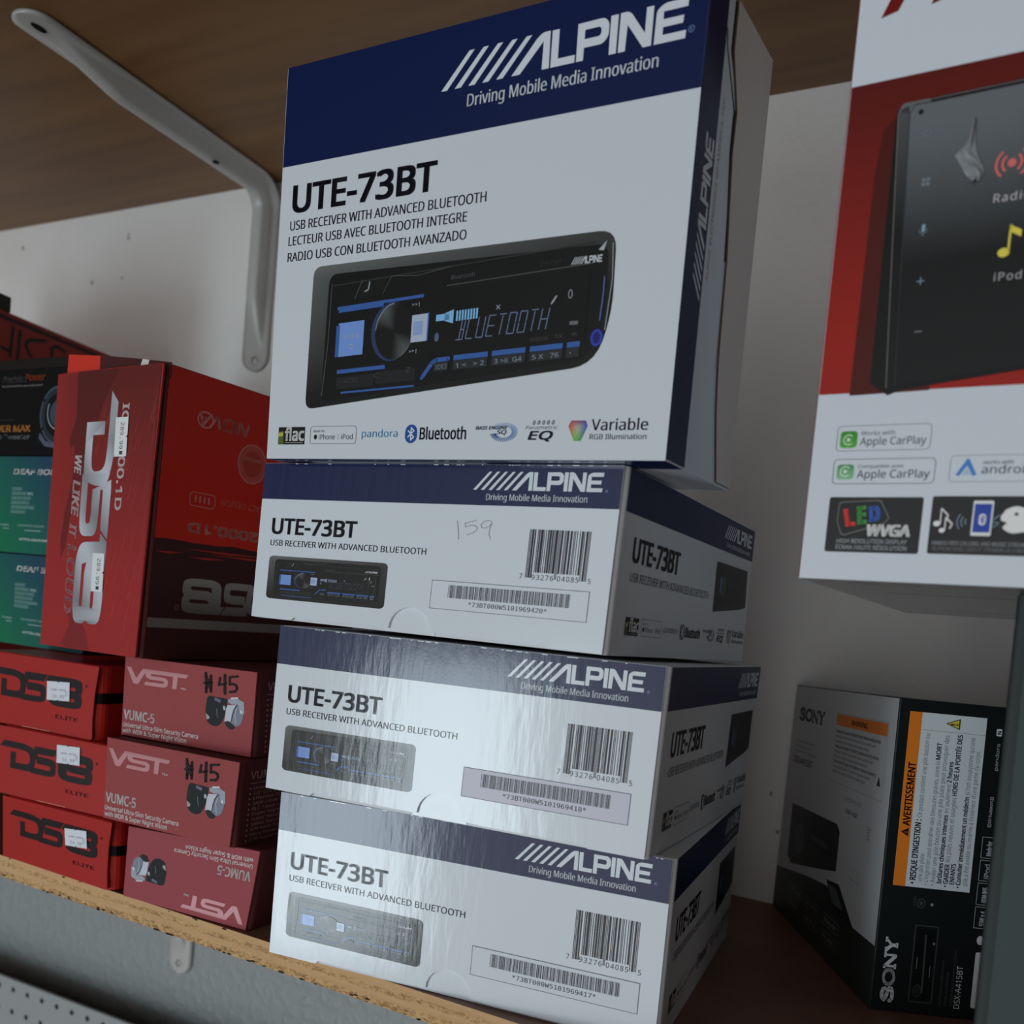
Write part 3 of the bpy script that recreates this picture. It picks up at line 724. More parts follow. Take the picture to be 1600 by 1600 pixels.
def logo_row(d, x0, y0, kx, ky, soft=False):
    """row of small format logos; original field starts at x=7.3 and is 194 wide"""
    X = lambda a: x0 + (a - 7.3) * kx; Y = lambda b: y0 + (b - 6.9) * ky
    d.rect(X(7.3), Y(6.9), X(24.2), Y(15.3), K(16, 18, 20), 1)
    d.poly([(X(7.3), Y(6.9)), (X(11), Y(6.9)), (X(10.4), Y(13.6)), (X(7.3), Y(12.8))], K(70, 86, 36), 2)
    d.poly([(X(7.3), Y(10.6)), (X(10.6), Y(11)), (X(10.4), Y(13)), (X(7.3), Y(12.4))], K(150, 150, 60), 3)
    d.text('flac', X(11.6), Y(8.8), 12.4 * kx, 5.8 * ky, K(205, 208, 212), 4, bold=.035)
    d.rect(X(12), Y(7.5), X(23.4), Y(7.9), K(110, 112, 112), 4)
    d.frame(X(27.6), Y(7), X(55.8), Y(15.5), 1.4 * kx, .28 * kx, K(110, 114, 122), 1)
    d.text('Made for', X(29.6), Y(12.6), 7 * kx, 1.2 * ky, K(90, 92, 98), 1)
    d.ell(X(31), Y(10.4), .95 * kx, 1.2 * ky, INK, 1, 14)
    d.text('iPhone', X(33.2), Y(9.2), 9.8 * kx, 2.4 * ky, K(70, 74, 82), 1, f='inter')
    d.rect(X(44.8), Y(9), X(44.95), Y(11.8), K(120, 124, 130), 1)
    d.text('iPod', X(46.8), Y(9.2), 6.9 * kx, 2.4 * ky, K(70, 74, 82), 1, f='inter')
    d.text('pandora', X(59), Y(10.1), 20.6 * kx, 3.3 * ky, K(78, 128, 168), 1, bold=.01)
    d.rr(X(83.8), Y(7.2), X(90.4), Y(15.6), 3.3 * kx, K(20, 66, 130), 1)
    bt_rune(d, X(87.1), Y(11.4), 5.6 * ky, K(190, 196, 204), 2, .55 * kx)
    d.text('Bluetooth', X(91.8), Y(8.9), 24.8 * kx, 5.2 * ky, K(20, 22, 34), 1, f='inter', bold=.02)
    # swirl
    for i in range(34):
        a = math.radians(195 + i * 9.3); t_ = i / 33
        c = mixc(K(20, 54, 120), K(130, 160, 190), t_)
        r0, r1 = .58, 1.0
        cx, cy = X(135.5), Y(11.7)
        d.stroke([(cx + 6.8 * kx * r0 * math.cos(a), cy + 4.1 * ky * r0 * math.sin(a)), (cx + 6.8 * kx * r1 * math.cos(a), cy + 4.1 * ky * r1 * math.sin(a))], .42 * kx, c, 1, False)
    d.text('BASS ENGINE', X(121.3), Y(12.9), 15.6 * kx, 1.4 * ky, K(52, 60, 84), 3, f='inter', shear=.3, bold=.03)
    d.text('SQ', X(132), Y(10.9), 4.6 * kx, 1.6 * ky, K(52, 60, 84), 3, f='inter', shear=.3, bold=.03)
    for i in range(5): d.text('0', X(149.2 + i * 2.25), Y(14.7), 1.2 * kx, 1.6 * ky, K(40, 44, 60), 1, shear=.2, bold=.03)
    d.text('Parametric', X(146), Y(12.8), 15 * kx, 1.35 * ky, K(60, 66, 80), 1, f='inter', shear=.3)
    d.text('EQ', X(147.4), Y(8.5), 11.2 * kx, 3.4 * ky, K(30, 36, 56), 1, f='inter', shear=.35, bold=.05)
    gx, gy = X(170.6), Y(13.2)
    gem = [(167.3, 16.1, (150, 40, 60)), (173.8, 16.0, (44, 36, 120)), (174.8, 13.9, (50, 56, 160)), (172.2, 7.8, (50, 130, 60)), (169.0, 7.8, (90, 160, 50)), (166.1, 13.8, (180, 40, 36))]
    i0 = len(d.V)
    d.V.append(d.P(gx, gy, 1)); d.C.append(K(150, 150, 140))
    for a, b, c in gem[::-1]: d.V.append(d.P(X(a), Y(b), 1)); d.C.append(K(*c))
    for i in range(6): d.F.append((i0, i0 + 1 + i, i0 + 1 + (i + 1) % 6))
    d.text('Variable', X(176.5), Y(12), 24.6 * kx, 4.5 * ky, K(18, 18, 32), 1, bold=.014)
    d.text('RGB Illumination', X(176.1), Y(8.4), 24.7 * kx, 2.1 * ky, K(34, 36, 50), 1, bold=.01)

# Code 39 and UPC-A bars
C39 = {'0': 'nnnwwnwnn', '1': 'wnnwnnnnw', '2': 'nnwwnnnnw', '3': 'wnwwnnnnn', '4': 'nnnwwnnnw', '5': 'wnnwwnnnn', '6': 'nnwwwnnnn', '7': 'nnnwnnwnw', '8': 'wnnwnnwnn', '9': 'nnwwnnwnn',
       'B': 'nnwnnwnnw', 'T': 'nnnnwwwnn'[:9], 'W': 'wwwnnnnnn', '*': 'nwnnwnwnn'}
def code39(d, x, y, w, h, s, c, L=2):
    seq = []
    for ch in s:
        for i, k in enumerate(C39.get(ch, 'nnwwnnwnn')): seq.append((i % 2 == 0, 2.3 if k == 'w' else 1))
        seq.append((False, 1))
    tot = sum(v for _, v in seq); px = x
    for bar, v in seq:
        dx = v / tot * w
        if bar: d.rect(px, y, px + dx, y + h, c, L)
        px += dx
UPL = ['0001101', '0011001', '0010011', '0111101', '0100011', '0110001', '0101111', '0111011', '0110111', '0001011']
def upca(d, x, y, w, h, s, c, L=1):
    bits = '101' + ''.join(UPL[int(k)] for k in s[:6]) + '01010' + ''.join(''.join('1' if b == '0' else '0' for b in UPL[int(k)]) for k in s[6:]) + '101'
    m = w / 95.0; i = 0
    while i < 95:
        if bits[i] == '1':
            j = i
            while j < 95 and bits[j] == '1': j += 1
            tall = i < 10 or i >= 85 or 45 <= i < 50
            d.rect(x + i * m, y - (2.6 if tall else 0), x + j * m, y + h, c, L); i = j
        else: i += 1

def alpine_end(key, serial, label, pencil=False):
    """receiver carton lying flat: tuck flap with the printing in front, printed right side"""
    c = BOX[key]; root = root_of('receiver_carton', key, label, 'box', 'white and navy receiver cartons in the middle stack')
    g = Geo(); body = pushed(c, .0016)
    # the body's front corners are rounded, leaving a slit beside the flap
    g.bm(hexa_bm(body, .0022, .0003), K(176, 180, 184))
    s = Sheet(face(c, 'R'), 191, 84)
    # the flap seam and side printing
    s.rect(4.0, 64.6, 190.7, 83.7, NAVY, 1, 8, 1)
    alpine(s, 136, 71.8, 50, 8.4, WHITE, 2)
    s.text('Driving Mobile Media Innovation', 141, 67.2, 44, 2.6, WHITE, 2)
    s.text('UTE-73BT', 16, 43.6, 58, 10.8, INK, 1, bold=.035)
    s.text('USB RECEIVER WITH ADVANCED BLUETOOTH', 16.4, 34.6, 104, 4.0, K(30, 32, 40), 1)
    s.poly([(129.6, 57.2), (184, 57.6), (186.4, 34.6), (176, 32.6), (130.2, 28.2)], K(22, 23, 24), 1)
    s.poly([(134, 54), (181, 54.6), (182.5, 37.4), (134, 32.6)], K(10, 11, 12), 2)
    s.ell(143, 44, 4, 6, K(50, 54, 56), 3); s.rect(137, 40, 139.6, 49, K(80, 100, 150), 3); s.text('BLUETOOTH', 152, 42.5, 20, 4, K(60, 64, 72), 3)
    i0 = len(s.C); logo_row(s, 17, 9.8, .885, 1.0)
    for i in range(i0, len(s.C)): m_ = sum(s.C[i][:3]) / 3; s.C[i] = mixc(s.C[i], (m_, m_, m_, 1), .8)  # logo inks greyed, the dim side's shade put into their colour
    g.sheet(s)
    s = Sheet(face(c, 'L'), 191, 84); s.rect(.4, 64.6, 190, 83.7, NAVY, 1); s.text('UTE-73BT', 116, 43.6, 58, 10.8, INK, 1, bold=.035); g.sheet(s)
    g.build('carton_body', M_SATIN, root)
    # front flap with thumb notch and relieved bottom edge
    notch = [(117.6 - 12.6 + 12.6 * math.cos(math.radians(a)), 1.6 + 11.6 * math.sin(math.radians(a))) for a in range(0, 181, 15)]
    r_ = 12.6
    outline = [(0.2, .2), (28.6, .2), (30.4, 1.8), (90.6, 1.8)] + [(104.9 + 12.4 * math.cos(math.radians(a)), 1.8 + 11.4 * math.sin(math.radians(a))) for a in range(180, -1, -15)] + [(119, 1.8), (129, 1.4), (180.6, 1.4), (182, .2), (208.6, .2), (208.6, 83.8), (0.2, 83.8)]
    g = Geo(); g.bm(plate_bm(face(c, 'F'), .0012, outline, 210, 84), WHITE)
    s = Sheet(face(c, 'F'), 210, 84)
    s.rect(.25, 64.5, 208.5, 83.7, NAVY, 1, 12, 2)
    alpine(s, 133.4, 71.8, 66.2, 8.6, WHITE, 2)
    s.text('R', 201.3, 71.6, 1.1, 1.2, K(120, 130, 160), 2)
    s.text('Driving Mobile Media Innovation', 141, 67.0, 52, 3.0, WHITE, 2, bold=.012)
    s.text('UTE-73BT', 9.2, 46.0, 57.6, 8.1, INK, 1, bold=.038)
    s.text('USB RECEIVER WITH ADVANCED BLUETOOTH', 9.2, 39.5, 101.3, 3.1, K(20, 22, 32), 1, bold=.010)
    radio_art(s, 9.5, 10.9, 88.5, 34.0, False)
    upca(s, 166.2, 34.4, 30.6, 19.8, '793276040855', INK, 1)
    s.text('7', 163.3, 31.2, 1.4, 2.3, INK, 1); s.text('93276', 169.6, 31.1, 11, 2.3, INK, 1, spacing=1.2)
    s.text('04085', 182.6, 31.1, 10.6, 2.3, INK, 1, spacing=1.2); s.text('5', 197.8, 30.9, 1.4, 2.3, INK, 1)
    # little wear spots along the top crease
    random.seed(len(serial) + ord(key[1]))
    for i in range(26):
        u = random.uniform(6, 204); s.rect(u, 83.3, u + random.uniform(.6, 3.4), 83.72, WHITE, 2)
    if pencil:
        pc = K(128, 132, 140)
        s.stroke([(126.5, 56.6), (127.6, 52), (128.2, 47.9)], .42, pc, 1)
        s.stroke([(137.1, 57.3), (130.9, 55.6), (131.4, 53.8), (133.6, 54.7), (136.4, 54.8), (138.0, 53.8), (137.6, 52.6), (135.6, 51.1), (132.7, 50.2)], .36, pc, 1)
        s.stroke([(145.4, 57.0), (143.4, 57.4), (141.4, 56.8), (139.8, 55.3), (140.2, 54.1), (142, 53.7), (144.2, 54.6), (145.7, 56.4), (144.8, 53.6), (144.6, 51), (145.6, 49.0)], .36, pc, 1)
    g.sheet(s)
    fl = g.build('front_flap', M_GLOSS, root)
    # tongue of the under-flap showing inside the thumb notch
    g = Geo(); tq = [p_ + (c[0,1,0] - c[0,0,0]).normalized() * .0013 for p_ in face(c, 'F')]
    g.bm(plate_bm(tq, .0004, [(89.6, .3), (119.6, .3), (119.6, 14), (89.6, 14)], 210, 84), WHITE)
    g.build('tuck_tongue', M_GLOSS, root)
    # serial label (paper sticker inside a printed frame)
    g = Geo(); s = Sheet(face(c, 'F'), 210, 84, .0002, .00005)
    lab = K(172, 172, 184)
    s.rect(115.8, 13.6, 199.4, 27.5, lab if key == 'a3' else K(180, 186, 193), 0); s.frame(115.8, 13.6, 199.4, 27.5, .1, .22, K(50, 52, 56), 1)
    code39(s, 125.6, 19.4, 64.8, 6.2, '*' + serial + '*', K(36, 38, 48), 1)
    s.text('*' + serial + '*', 137.6, 16.0, 41.8, 2.1, K(40, 42, 50), 1, f='mono', bold=.01)
    g.sheet(s); g.build('serial_label', M_SATIN, root)
    return root
alpine_end('a4', '73BT000W5101969417', 'white and navy receiver carton at the bottom of the stack, resting on the shelf')
alpine_end('a3', '73BT000W5101969418', 'white and navy receiver carton second from the bottom, serial label ending 418')
alpine_end('a2', '73BT000W5101969420', 'white and navy receiver carton with 159 in pencil, directly under the upright one', True)

def alpine_big():
    c = BOX['a1']
    root = root_of('receiver_carton', 'a1', 'large upright white and navy receiver carton showing its full radio picture, topmost of the stack', 'box', 'white and navy receiver cartons in the middle stack')
    zf = c[0,0,0].z + (c[0,0,1].z - c[0,0,0].z) * .75
    g = Geo(); g.bmf(hexa_bm(c, 0, .0004), lambda m, n: NAVY if (m.x > c[1,0,0].x - .0015 and m.y < c[1,0,0].y + .004) or (m.z > zf and m.y < c[0,0,0].y + .004) else K(176, 182, 188))
    s = Sheet(face(c, 'F'), 210, 187)
    s.rect(.5, 140.2, 209.6, 186.7, NAVY, 1, 8, 4)
    alpine(s, 90.5, 159.6, 111, 14.9, WHITE, 2)
    s.arc(203.6, 162.6, 1.3, 1.3, .2, K(100, 120, 170), 2); s.text('R', 203.1, 161.9, .9, 1.3, K(100, 120, 170), 2)
    s.text('Driving Mobile Media Innovation', 104.4, 151.0, 87, 5.1, WHITE, 2, bold=.012)
    s.text('UTE-73BT', 7.8, 118.0, 83.5, 12.3, INK, 1, bold=.038)
    s.text('USB RECEIVER WITH ADVANCED BLUETOOTH', 7.2, 109.6, 110.6, 4.3, K(26, 28, 38), 1, bold=.013)
    s.text('LECTEUR USB AVEC BLUETOOTH INTEGRE', 6.7, 102.4, 102, 4.2, K(26, 28, 38), 1, bold=.013)
    s.text('RADIO USB CON BLUETOOTH AVANZADO', 6.7, 94.8, 102.4, 4.2, K(26, 28, 38), 1, bold=.013)
    radio_art(s, 22.9, 23.6, 180.2, 91.0, True)
    logo_row(s, 7.3, 6.9, 1.0, 1.0)
    g.sheet(s)
    # right side: navy band next to the big face, then white panel with small print
    s = Sheet(face(c, 'R'), 80, 187)
    s.rect(.3, .6, 20.4, 186.5, NAVY, 1, 1, 8)
    s.text('UTE-73BT', 27, 20, 1, 1, NAVY, 1) if False else None
    # the logo runs up the band
    W_ = type('W', (), {})()
    d2 = Rot(s, 18.4, 66)
    alpine(d2, 0, 0, 62, 9.5, WHITE, 2)
    s.text('ALPINE ELECTRONICS OF AMERICA, INC.', 26.5, 76, 72, 2.6, K(130, 100, 96), 1, rot=90)
    for k in range(5):
        s.rect(46 + k * 3.4, 46, 46.5 + k * 3.4, 150 - k * 7, K(146, 128, 124), 1)
    g.sheet(s)
    # underside: navy band along the front edge
    s = Sheet([c[0,1,0], c[1,1,0], c[0,0,0], c[1,0,0]], 210, 80); s.n = -s.n if s.n.z > 0 else s.n
    s.V = []; s.F = []; s.C = []
    s.add([(.5, 60.4), (209.5, 60.4), (209.5, 79.7), (.5, 79.7)], [(0, 1, 2, 3)], NAVY, 1)
    g.sheet(s)
    g.build('carton_body', M_SMOOTH, root)
    # closing flap on the right side with the shade of its slit painted dark
    q = face(c, 'R'); off = ((q[1] - q[0]).cross(q[2] - q[0])).normalized() * .0011
    nn = off.normalized()
    g = Geo(); g.bmf(plate_bm([p_ + off for p_ in q], .0009, rnd([(45.4, 90), (39, 131), (39.6, 148), (29.2, 166.7), (29.4, 186.5), (79.6, 186.5), (79.6, 140), (79.6, 1), (60, 1), (47.5, 40, 20)]), 80, 187), lambda m, n: K(170, 162, 156) if abs(n.dot(nn)) > .8 else K(70, 58, 46))  # raw edge faces darkened, occlusion put into their colour
    g.build('side_flap', M_SATIN, root)
    g = Geo(); s = Sheet([p_ for p_ in q], 80, 187, .0002); s.stroke([(28.6, 186), (28.4, 166.9), (42.2, 150.2), (38.2, 146), (38.4, 131), (42.5, 110), (44.9, 90)], 2.0, K(10, 8, 6), 1, False)  # dark strokes paint the shade inside the slit
    s.stroke([(20.8, 172), (22.6, 166), (39.4, 146)], 1.0, K(12, 9, 7), 1, False)
    g.sheet(s); g.build('slit_shade', M_MATTE, root)
class Rot:
    """sheet adaptor turned a quarter: text runs upward along v"""
    def __init__(s, sh, x, y): s.sh = sh; s.x = x; s.y = y
    def xf(s, fn): return Warp(s.sh, lambda a, b: (lambda p_: (s.x - p_[1], s.y + p_[0]))(fn(a, b)))
alpine_big()

# ------------------------------------------------------------------ security camera cartons
def cam_art(T, L=2):
    """small picture of a black and a silver ball camera; coordinates of the upright print"""
    blk = K(20, 24, 26); slv = K(140, 146, 160); ls = K(172, 178, 190); dk = K(30, 30, 34); mid = K(112, 118, 134)
    T.poly(rnd([(64.6, 30.4, 1), (66, 31.9), (79.4, 31.4, 1), (79, 26, 1), (77.8, 20.4, 3), (74.7, 15.3, 4), (70, 14.4, 3), (65.3, 16.4, 3), (63.6, 22.4, 4)]), blk, L)
    T.poly([(70.3, 31.3), (74.8, 30.4), (74.6, 28.6), (70.4, 29.6)], K(96, 92, 110), L + 1)
    T.poly([(64.2, 21.6), (67.1, 19.8), (67.0, 18.5), (65.2, 17.9)], K(150, 140, 150), L + 1)
    T.stroke([(72.1, 24.8), (72.4, 22), (73.2, 20.0)], .3, K(120, 126, 126), L + 1)
    T.poly(rnd([(76.6, 27.4, 1), (78.4, 27, 1), (78.3, 24.6, 1), (76.7, 25, 1)]), K(160, 164, 168), L + 1)
    T.poly(rnd([(86.1, 28.4), (88.5, 28.6, 1), (91.5, 24.2, 2), (90.6, 18.8, 3), (87.5, 16.2, 2), (83.0, 16.7), (82.6, 22.3)]), mid, L)
    T.poly([(80.1, 31.3), (87.1, 33.0), (87.9, 31.9), (91.4, 30.8), (92.1, 24.4), (90.7, 23.6), (88.7, 24.7), (87.5, 28.9), (82.7, 28.7), (80.2, 29.6)], slv, L + 1)
    T.poly([(82, 32.4), (87.1, 33.2), (87.2, 32.6), (82, 31.7)], K(210, 212, 220), L + 2)
    T.poly([(79.8, 27.8), (86.0, 28.6), (84.5, 26.1), (83.2, 22.3), (83.0, 18.7), (78.1, 18.2), (78.6, 21.5), (78.9, 25.7)], ls, L + 2)
    T.stroke([(86.2, 28), (84.4, 25.6), (83.5, 22), (83.1, 18.9)], .45, dk, L + 3)
    T.stroke([(86.6, 27), (85.6, 23), (86.6, 18)], .35, K(190, 196, 206), L + 3)
    T.poly(rnd([(78.1, 18.2, 1), (81, 19, 1), (83.6, 17.6, 1), (85.9, 16.2, 1), (84.6, 14.1, 2), (80.8, 14.4, 2)]), dk, L + 3)
    T.poly(rnd([(89.3, 26.2, .8), (90.8, 25.6, .8), (90.2, 24, .8), (89.2, 24.4, .8)]), K(210, 214, 222), L + 3)
def vst(key, label, flipped=False, price=False):
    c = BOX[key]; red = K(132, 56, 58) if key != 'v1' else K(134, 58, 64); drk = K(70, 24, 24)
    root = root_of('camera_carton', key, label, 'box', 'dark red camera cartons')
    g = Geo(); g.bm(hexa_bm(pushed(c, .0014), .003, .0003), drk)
    s = Sheet(face(c, 'R'), 175, 49)
    tx = K(150, 110, 108)
    if not flipped:
        s.text('VUMC-5', 9.4, 38.2, 28, 4.6, tx, 1); s.rect(9.2, 35.6, 90, 35.9, tx, 1)
        for i, (t, w) in enumerate((('Universal Ultra-Slim Security Camera', 62), ('1/3" CCD Super HAD II', 40), ('Effective 720 TV lines', 44), ('WDR / Wide Dynamic Range', 52), ('BLC / Back Light Compensation', 60), ('Super Night Vision', 38), ('Super Sensitive 0.0005 lux', 52), ('Video System NTSC', 38), ('S/N Ratio 52dB, Remote OSD', 56), ('Ultra Temperature Range', 50), ('170 Super Wide Angle', 46))):
            y = 32.0 - i * 3.0; s.ell(10.0, y + .8, .5, .5, K(170, 140, 138), 1, 8); s.text(t, 13, y, w, 1.7, tx, 1)
    else:
        s.rect(20, 12, 120, 12.3, tx, 1)
        for i, (t, x, y) in enumerate((('Sensing Area', 36, 32), ('170 H', 38, 29.5), ('with Bracket Line', 26, 22.5), ('NTSC', 44, 15.5), ('SECURITY', 42, 7))): s.text(t, x + 18, y, -18, -2.0, tx, 1)
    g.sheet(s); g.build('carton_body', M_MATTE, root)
    outline = rnd([(0.3, .3), (97.6, .3), (98.6, 24), (99.4, 48.6), (46, 48.6), (0.3, 48.6)])
    g = Geo(); g.bm(plate_bm(face(c, 'F'), .0010, outline, 100, 49), red)
    s = Sheet(face(c, 'F'), 100, 49)
    fn = (lambda a, b: (97.2 - a, 45.8 - b)) if flipped else (lambda a, b: (a, b))
    T = s.xf(fn)
    lg = K(172, 122, 124) if not flipped else K(190, 140, 146)
    T.poly(rnd([(1.9, 42.6), (5.3, 42.7), (9.9, 36.3), (14.8, 42.5), (50.1, 42.3), (48.5, 40.0), (42.1, 40.0), (41.4, 32.8), (38.1, 32.8), (38.4, 40.0), (21.0, 40.0, .6), (21.5, 38.7, .6), (32, 38.6, 2), (34.9, 37.6, 2), (34.6, 33.6, 2), (31.4, 32.7, 1.5), (16.4, 32.8), (17.3, 34.9), (30.5, 34.9, .5), (31.7, 35.4, .5), (31.5, 36.5, .5), (20.2, 36.6, 2), (17.2, 38, 2), (16.9, 40.2), (11.6, 32.9, 1), (8.0, 32.7, 1)]), lg, 1)
    # fine engraving lines across the logo
    for i in range(26):
        T.stroke([(2 + i * 1.9, 42.3), (3.0 + i * 1.9, 41.2)], .12, red, 2, False)
    def tx2(body, x, y, w, h, c_, L=1, **kw):
        if flipped: X_, Y_ = fn(x, y); s.text(body, X_, Y_, w, h, c_, L, rot=180, **kw)
        else: s.text(body, x, y, w, h, c_, L, **kw)
    pk = K(226, 200, 200)
    tx2('TM', 44.4, 33.0, 4, 1.1, pk); tx2('VUMC-5', 1.6, 10.4, 24.2, 5.6, K(236, 222, 222), bold=.02)
    tx2('Universal Ultra-Slim Security Camera', 1.2, 5.6, 58.2, 2.7, pk); tx2('with WDR & Super Night Vision', 1.4, 1.9, 49.6, 2.7, pk)
    cam_art(T, 1)
    if price:
        bk = K(14, 6, 8)
        ox, oy = (0, 0) if key == 'v2' else (.6, -.2)
        A_ = lambda l: [(a + ox, b + oy) for a, b in l]
        s.stroke(A_([(62.1, 44.9), (63.0, 39), (63.2, 33.8)]), 1.5, bk, 7)
        s.stroke(A_([(66.0, 43.7), (66.4, 39), (66.6, 34.4)]), 1.5, bk, 7); s.stroke(A_([(62.6, 42.8), (66.4, 36)]), 1.6, bk, 7); s.stroke(A_([(66, 42), (63, 36)]), 1.6, bk, 7)
        s.stroke(A_([(61.2, 39.0), (67.0, 39.8)]), 1.0, bk, 7)
        s.stroke(A_([(72.9, 43.2), (72.2, 38.9), (77.3, 40.3)]), 1.3, bk, 7); s.stroke(A_([(76.2, 45.0), (76.4, 40), (76.9, 34.5)]), 1.6, bk, 7)
        s.stroke(A_([(85.4, 45.2), (79.7, 44.3), (80.0, 40.0), (82.3, 40.6), (84.6, 40.0), (85.4, 38.3), (84.2, 36.3), (80.4, 35.8)]), 1.25, bk, 7)
    g.sheet(s); g.build('front_flap', M_MATTE, root)
vst('v1', 'dark red camera carton lying upside down on the shelf, lowest beside the white stack', flipped=True)
vst('v2', 'dark red camera carton priced 45 in marker, middle of its stack', price=True)
vst('v3', 'dark red camera carton priced 45 in marker, topmost of its three, under the amplifier carton', price=True)

# ------------------------------------------------------------------ orange-red speaker cartons
def elite(key, lx, ly, st, label):
    c = BOX[key]; red = K(142, 26, 22); root = root_of('speaker_carton', key, label, 'box', 'orange-red speaker cartons')
    g = Geo(); g.bm(hexa_bm(pushed(c, .0015), .0075, .0003), K(176, 40, 34))
    cb = pushed(c, .0014); bandc = {}
    for (i, j, k), p_ in cb.items():
        lo, hi = cb[i, j, 0], cb[i, j, 1]; q_ = lo.lerp(hi, .49 if k == 0 else .635)
        bandc[i, j, k] = q_ + Vector(((.0001 if i else -.0001), 0, 0))
    g.bm(hexa_bm(bandc, .0075, 0), K(14, 8, 8))
    g.build('carton_body', M_SATIN, root)
    outline = rnd([(0.3, .3), (104.4, .3, 2), (103.6, 12), (104.2, 28), (106.6, 44.6, 1), (0.3, 44.6)])
    g = Geo(); g.bm(plate_bm(face(c, 'F'), .0010, outline, 107, 45), red)
    s = Sheet(face(c, 'F'), 107, 45); bk = K(20, 12, 16)
    T = s.xf(lambda a, b: (lx + a * 1.075, ly + b * 1.0)); dslogo(T, bk, 1)
    s.text('ELITE', lx + 64, ly - 6.8, 20, 2.2, bk, 1, f='inter', bold=.02); s.arc(lx + 90, ly + 15.5, .9, .9, .25, bk, 1); s.ell(lx + 90, ly + 15.5, .4, .4, bk, 1, 8)
    # shallow opening nick in the top edge
    s.stroke([(40, .8), (66, .8)], .35, K(190, 120, 100), 1) if key != 'e1' else None
    g.sheet(s); g.build('front_flap', M_SATIN, root)
    x, y, a = st
    g = Geo(); ca, sa = math.cos(a), math.sin(a)
    s = Sheet(face(c, 'F'), 107, 45, .0007, .00005)
    w, h = 20.6, 11.8
    zig = [(0, 0)] + [(i * 1.0, .35 if i % 2 else 0) for i in range(1, 20)] + [(w, 0), (w, h)] + [(w - i * 1.0, h - (.35 if i % 2 else 0)) for i in range(1, 20)] + [(0, h)]
    zig = [p_ for p_ in zig]
    pt = lambda p_, q_: (x + p_ * ca - q_ * sa, y + p_ * sa + q_ * ca)
    s.poly([pt(*p_) for p_ in zig], K(186, 190, 200), 0)
    s.poly([pt(9.6, h + .05), pt(10.3, h - 1.0), pt(11, h + .05)][::-1], bk, 1); s.poly([pt(9.6, -.05), pt(10.3, 1.0), pt(11, -.05)], bk, 1)
    s.text('SOUND CENTER', *pt(3.6, 6.2), 14, 1.0, K(90, 94, 110), 1, f='mono', rot=math.degrees(a))
    s.text('24.99', *pt(5, 1.6), 11, 2.2, K(120, 124, 138), 1, f='mono', rot=math.degrees(a)); s.text('1X', *pt(16.5, 3.2), 2.4, 3, K(120, 124, 138), 1, f='mono', rot=math.degrees(a))
    g.sheet(s); g.build('price_sticker', M_PAPER, root, 'white price sticker')
elite('e1', 7.6, 17.4, (64.8, 21.6, .09), 'orange-red speaker carton lowest of three at the left, resting on the shelf edge')
elite('e2', 1.6, 16.8, (56.6, 27.9, .05), 'orange-red speaker carton in the middle of the left stack, sticker high on its logo')
elite('e3', 6.6, 16.4, (62.4, 19.8, .06), 'orange-red speaker carton topmost of three, under the green cartons')

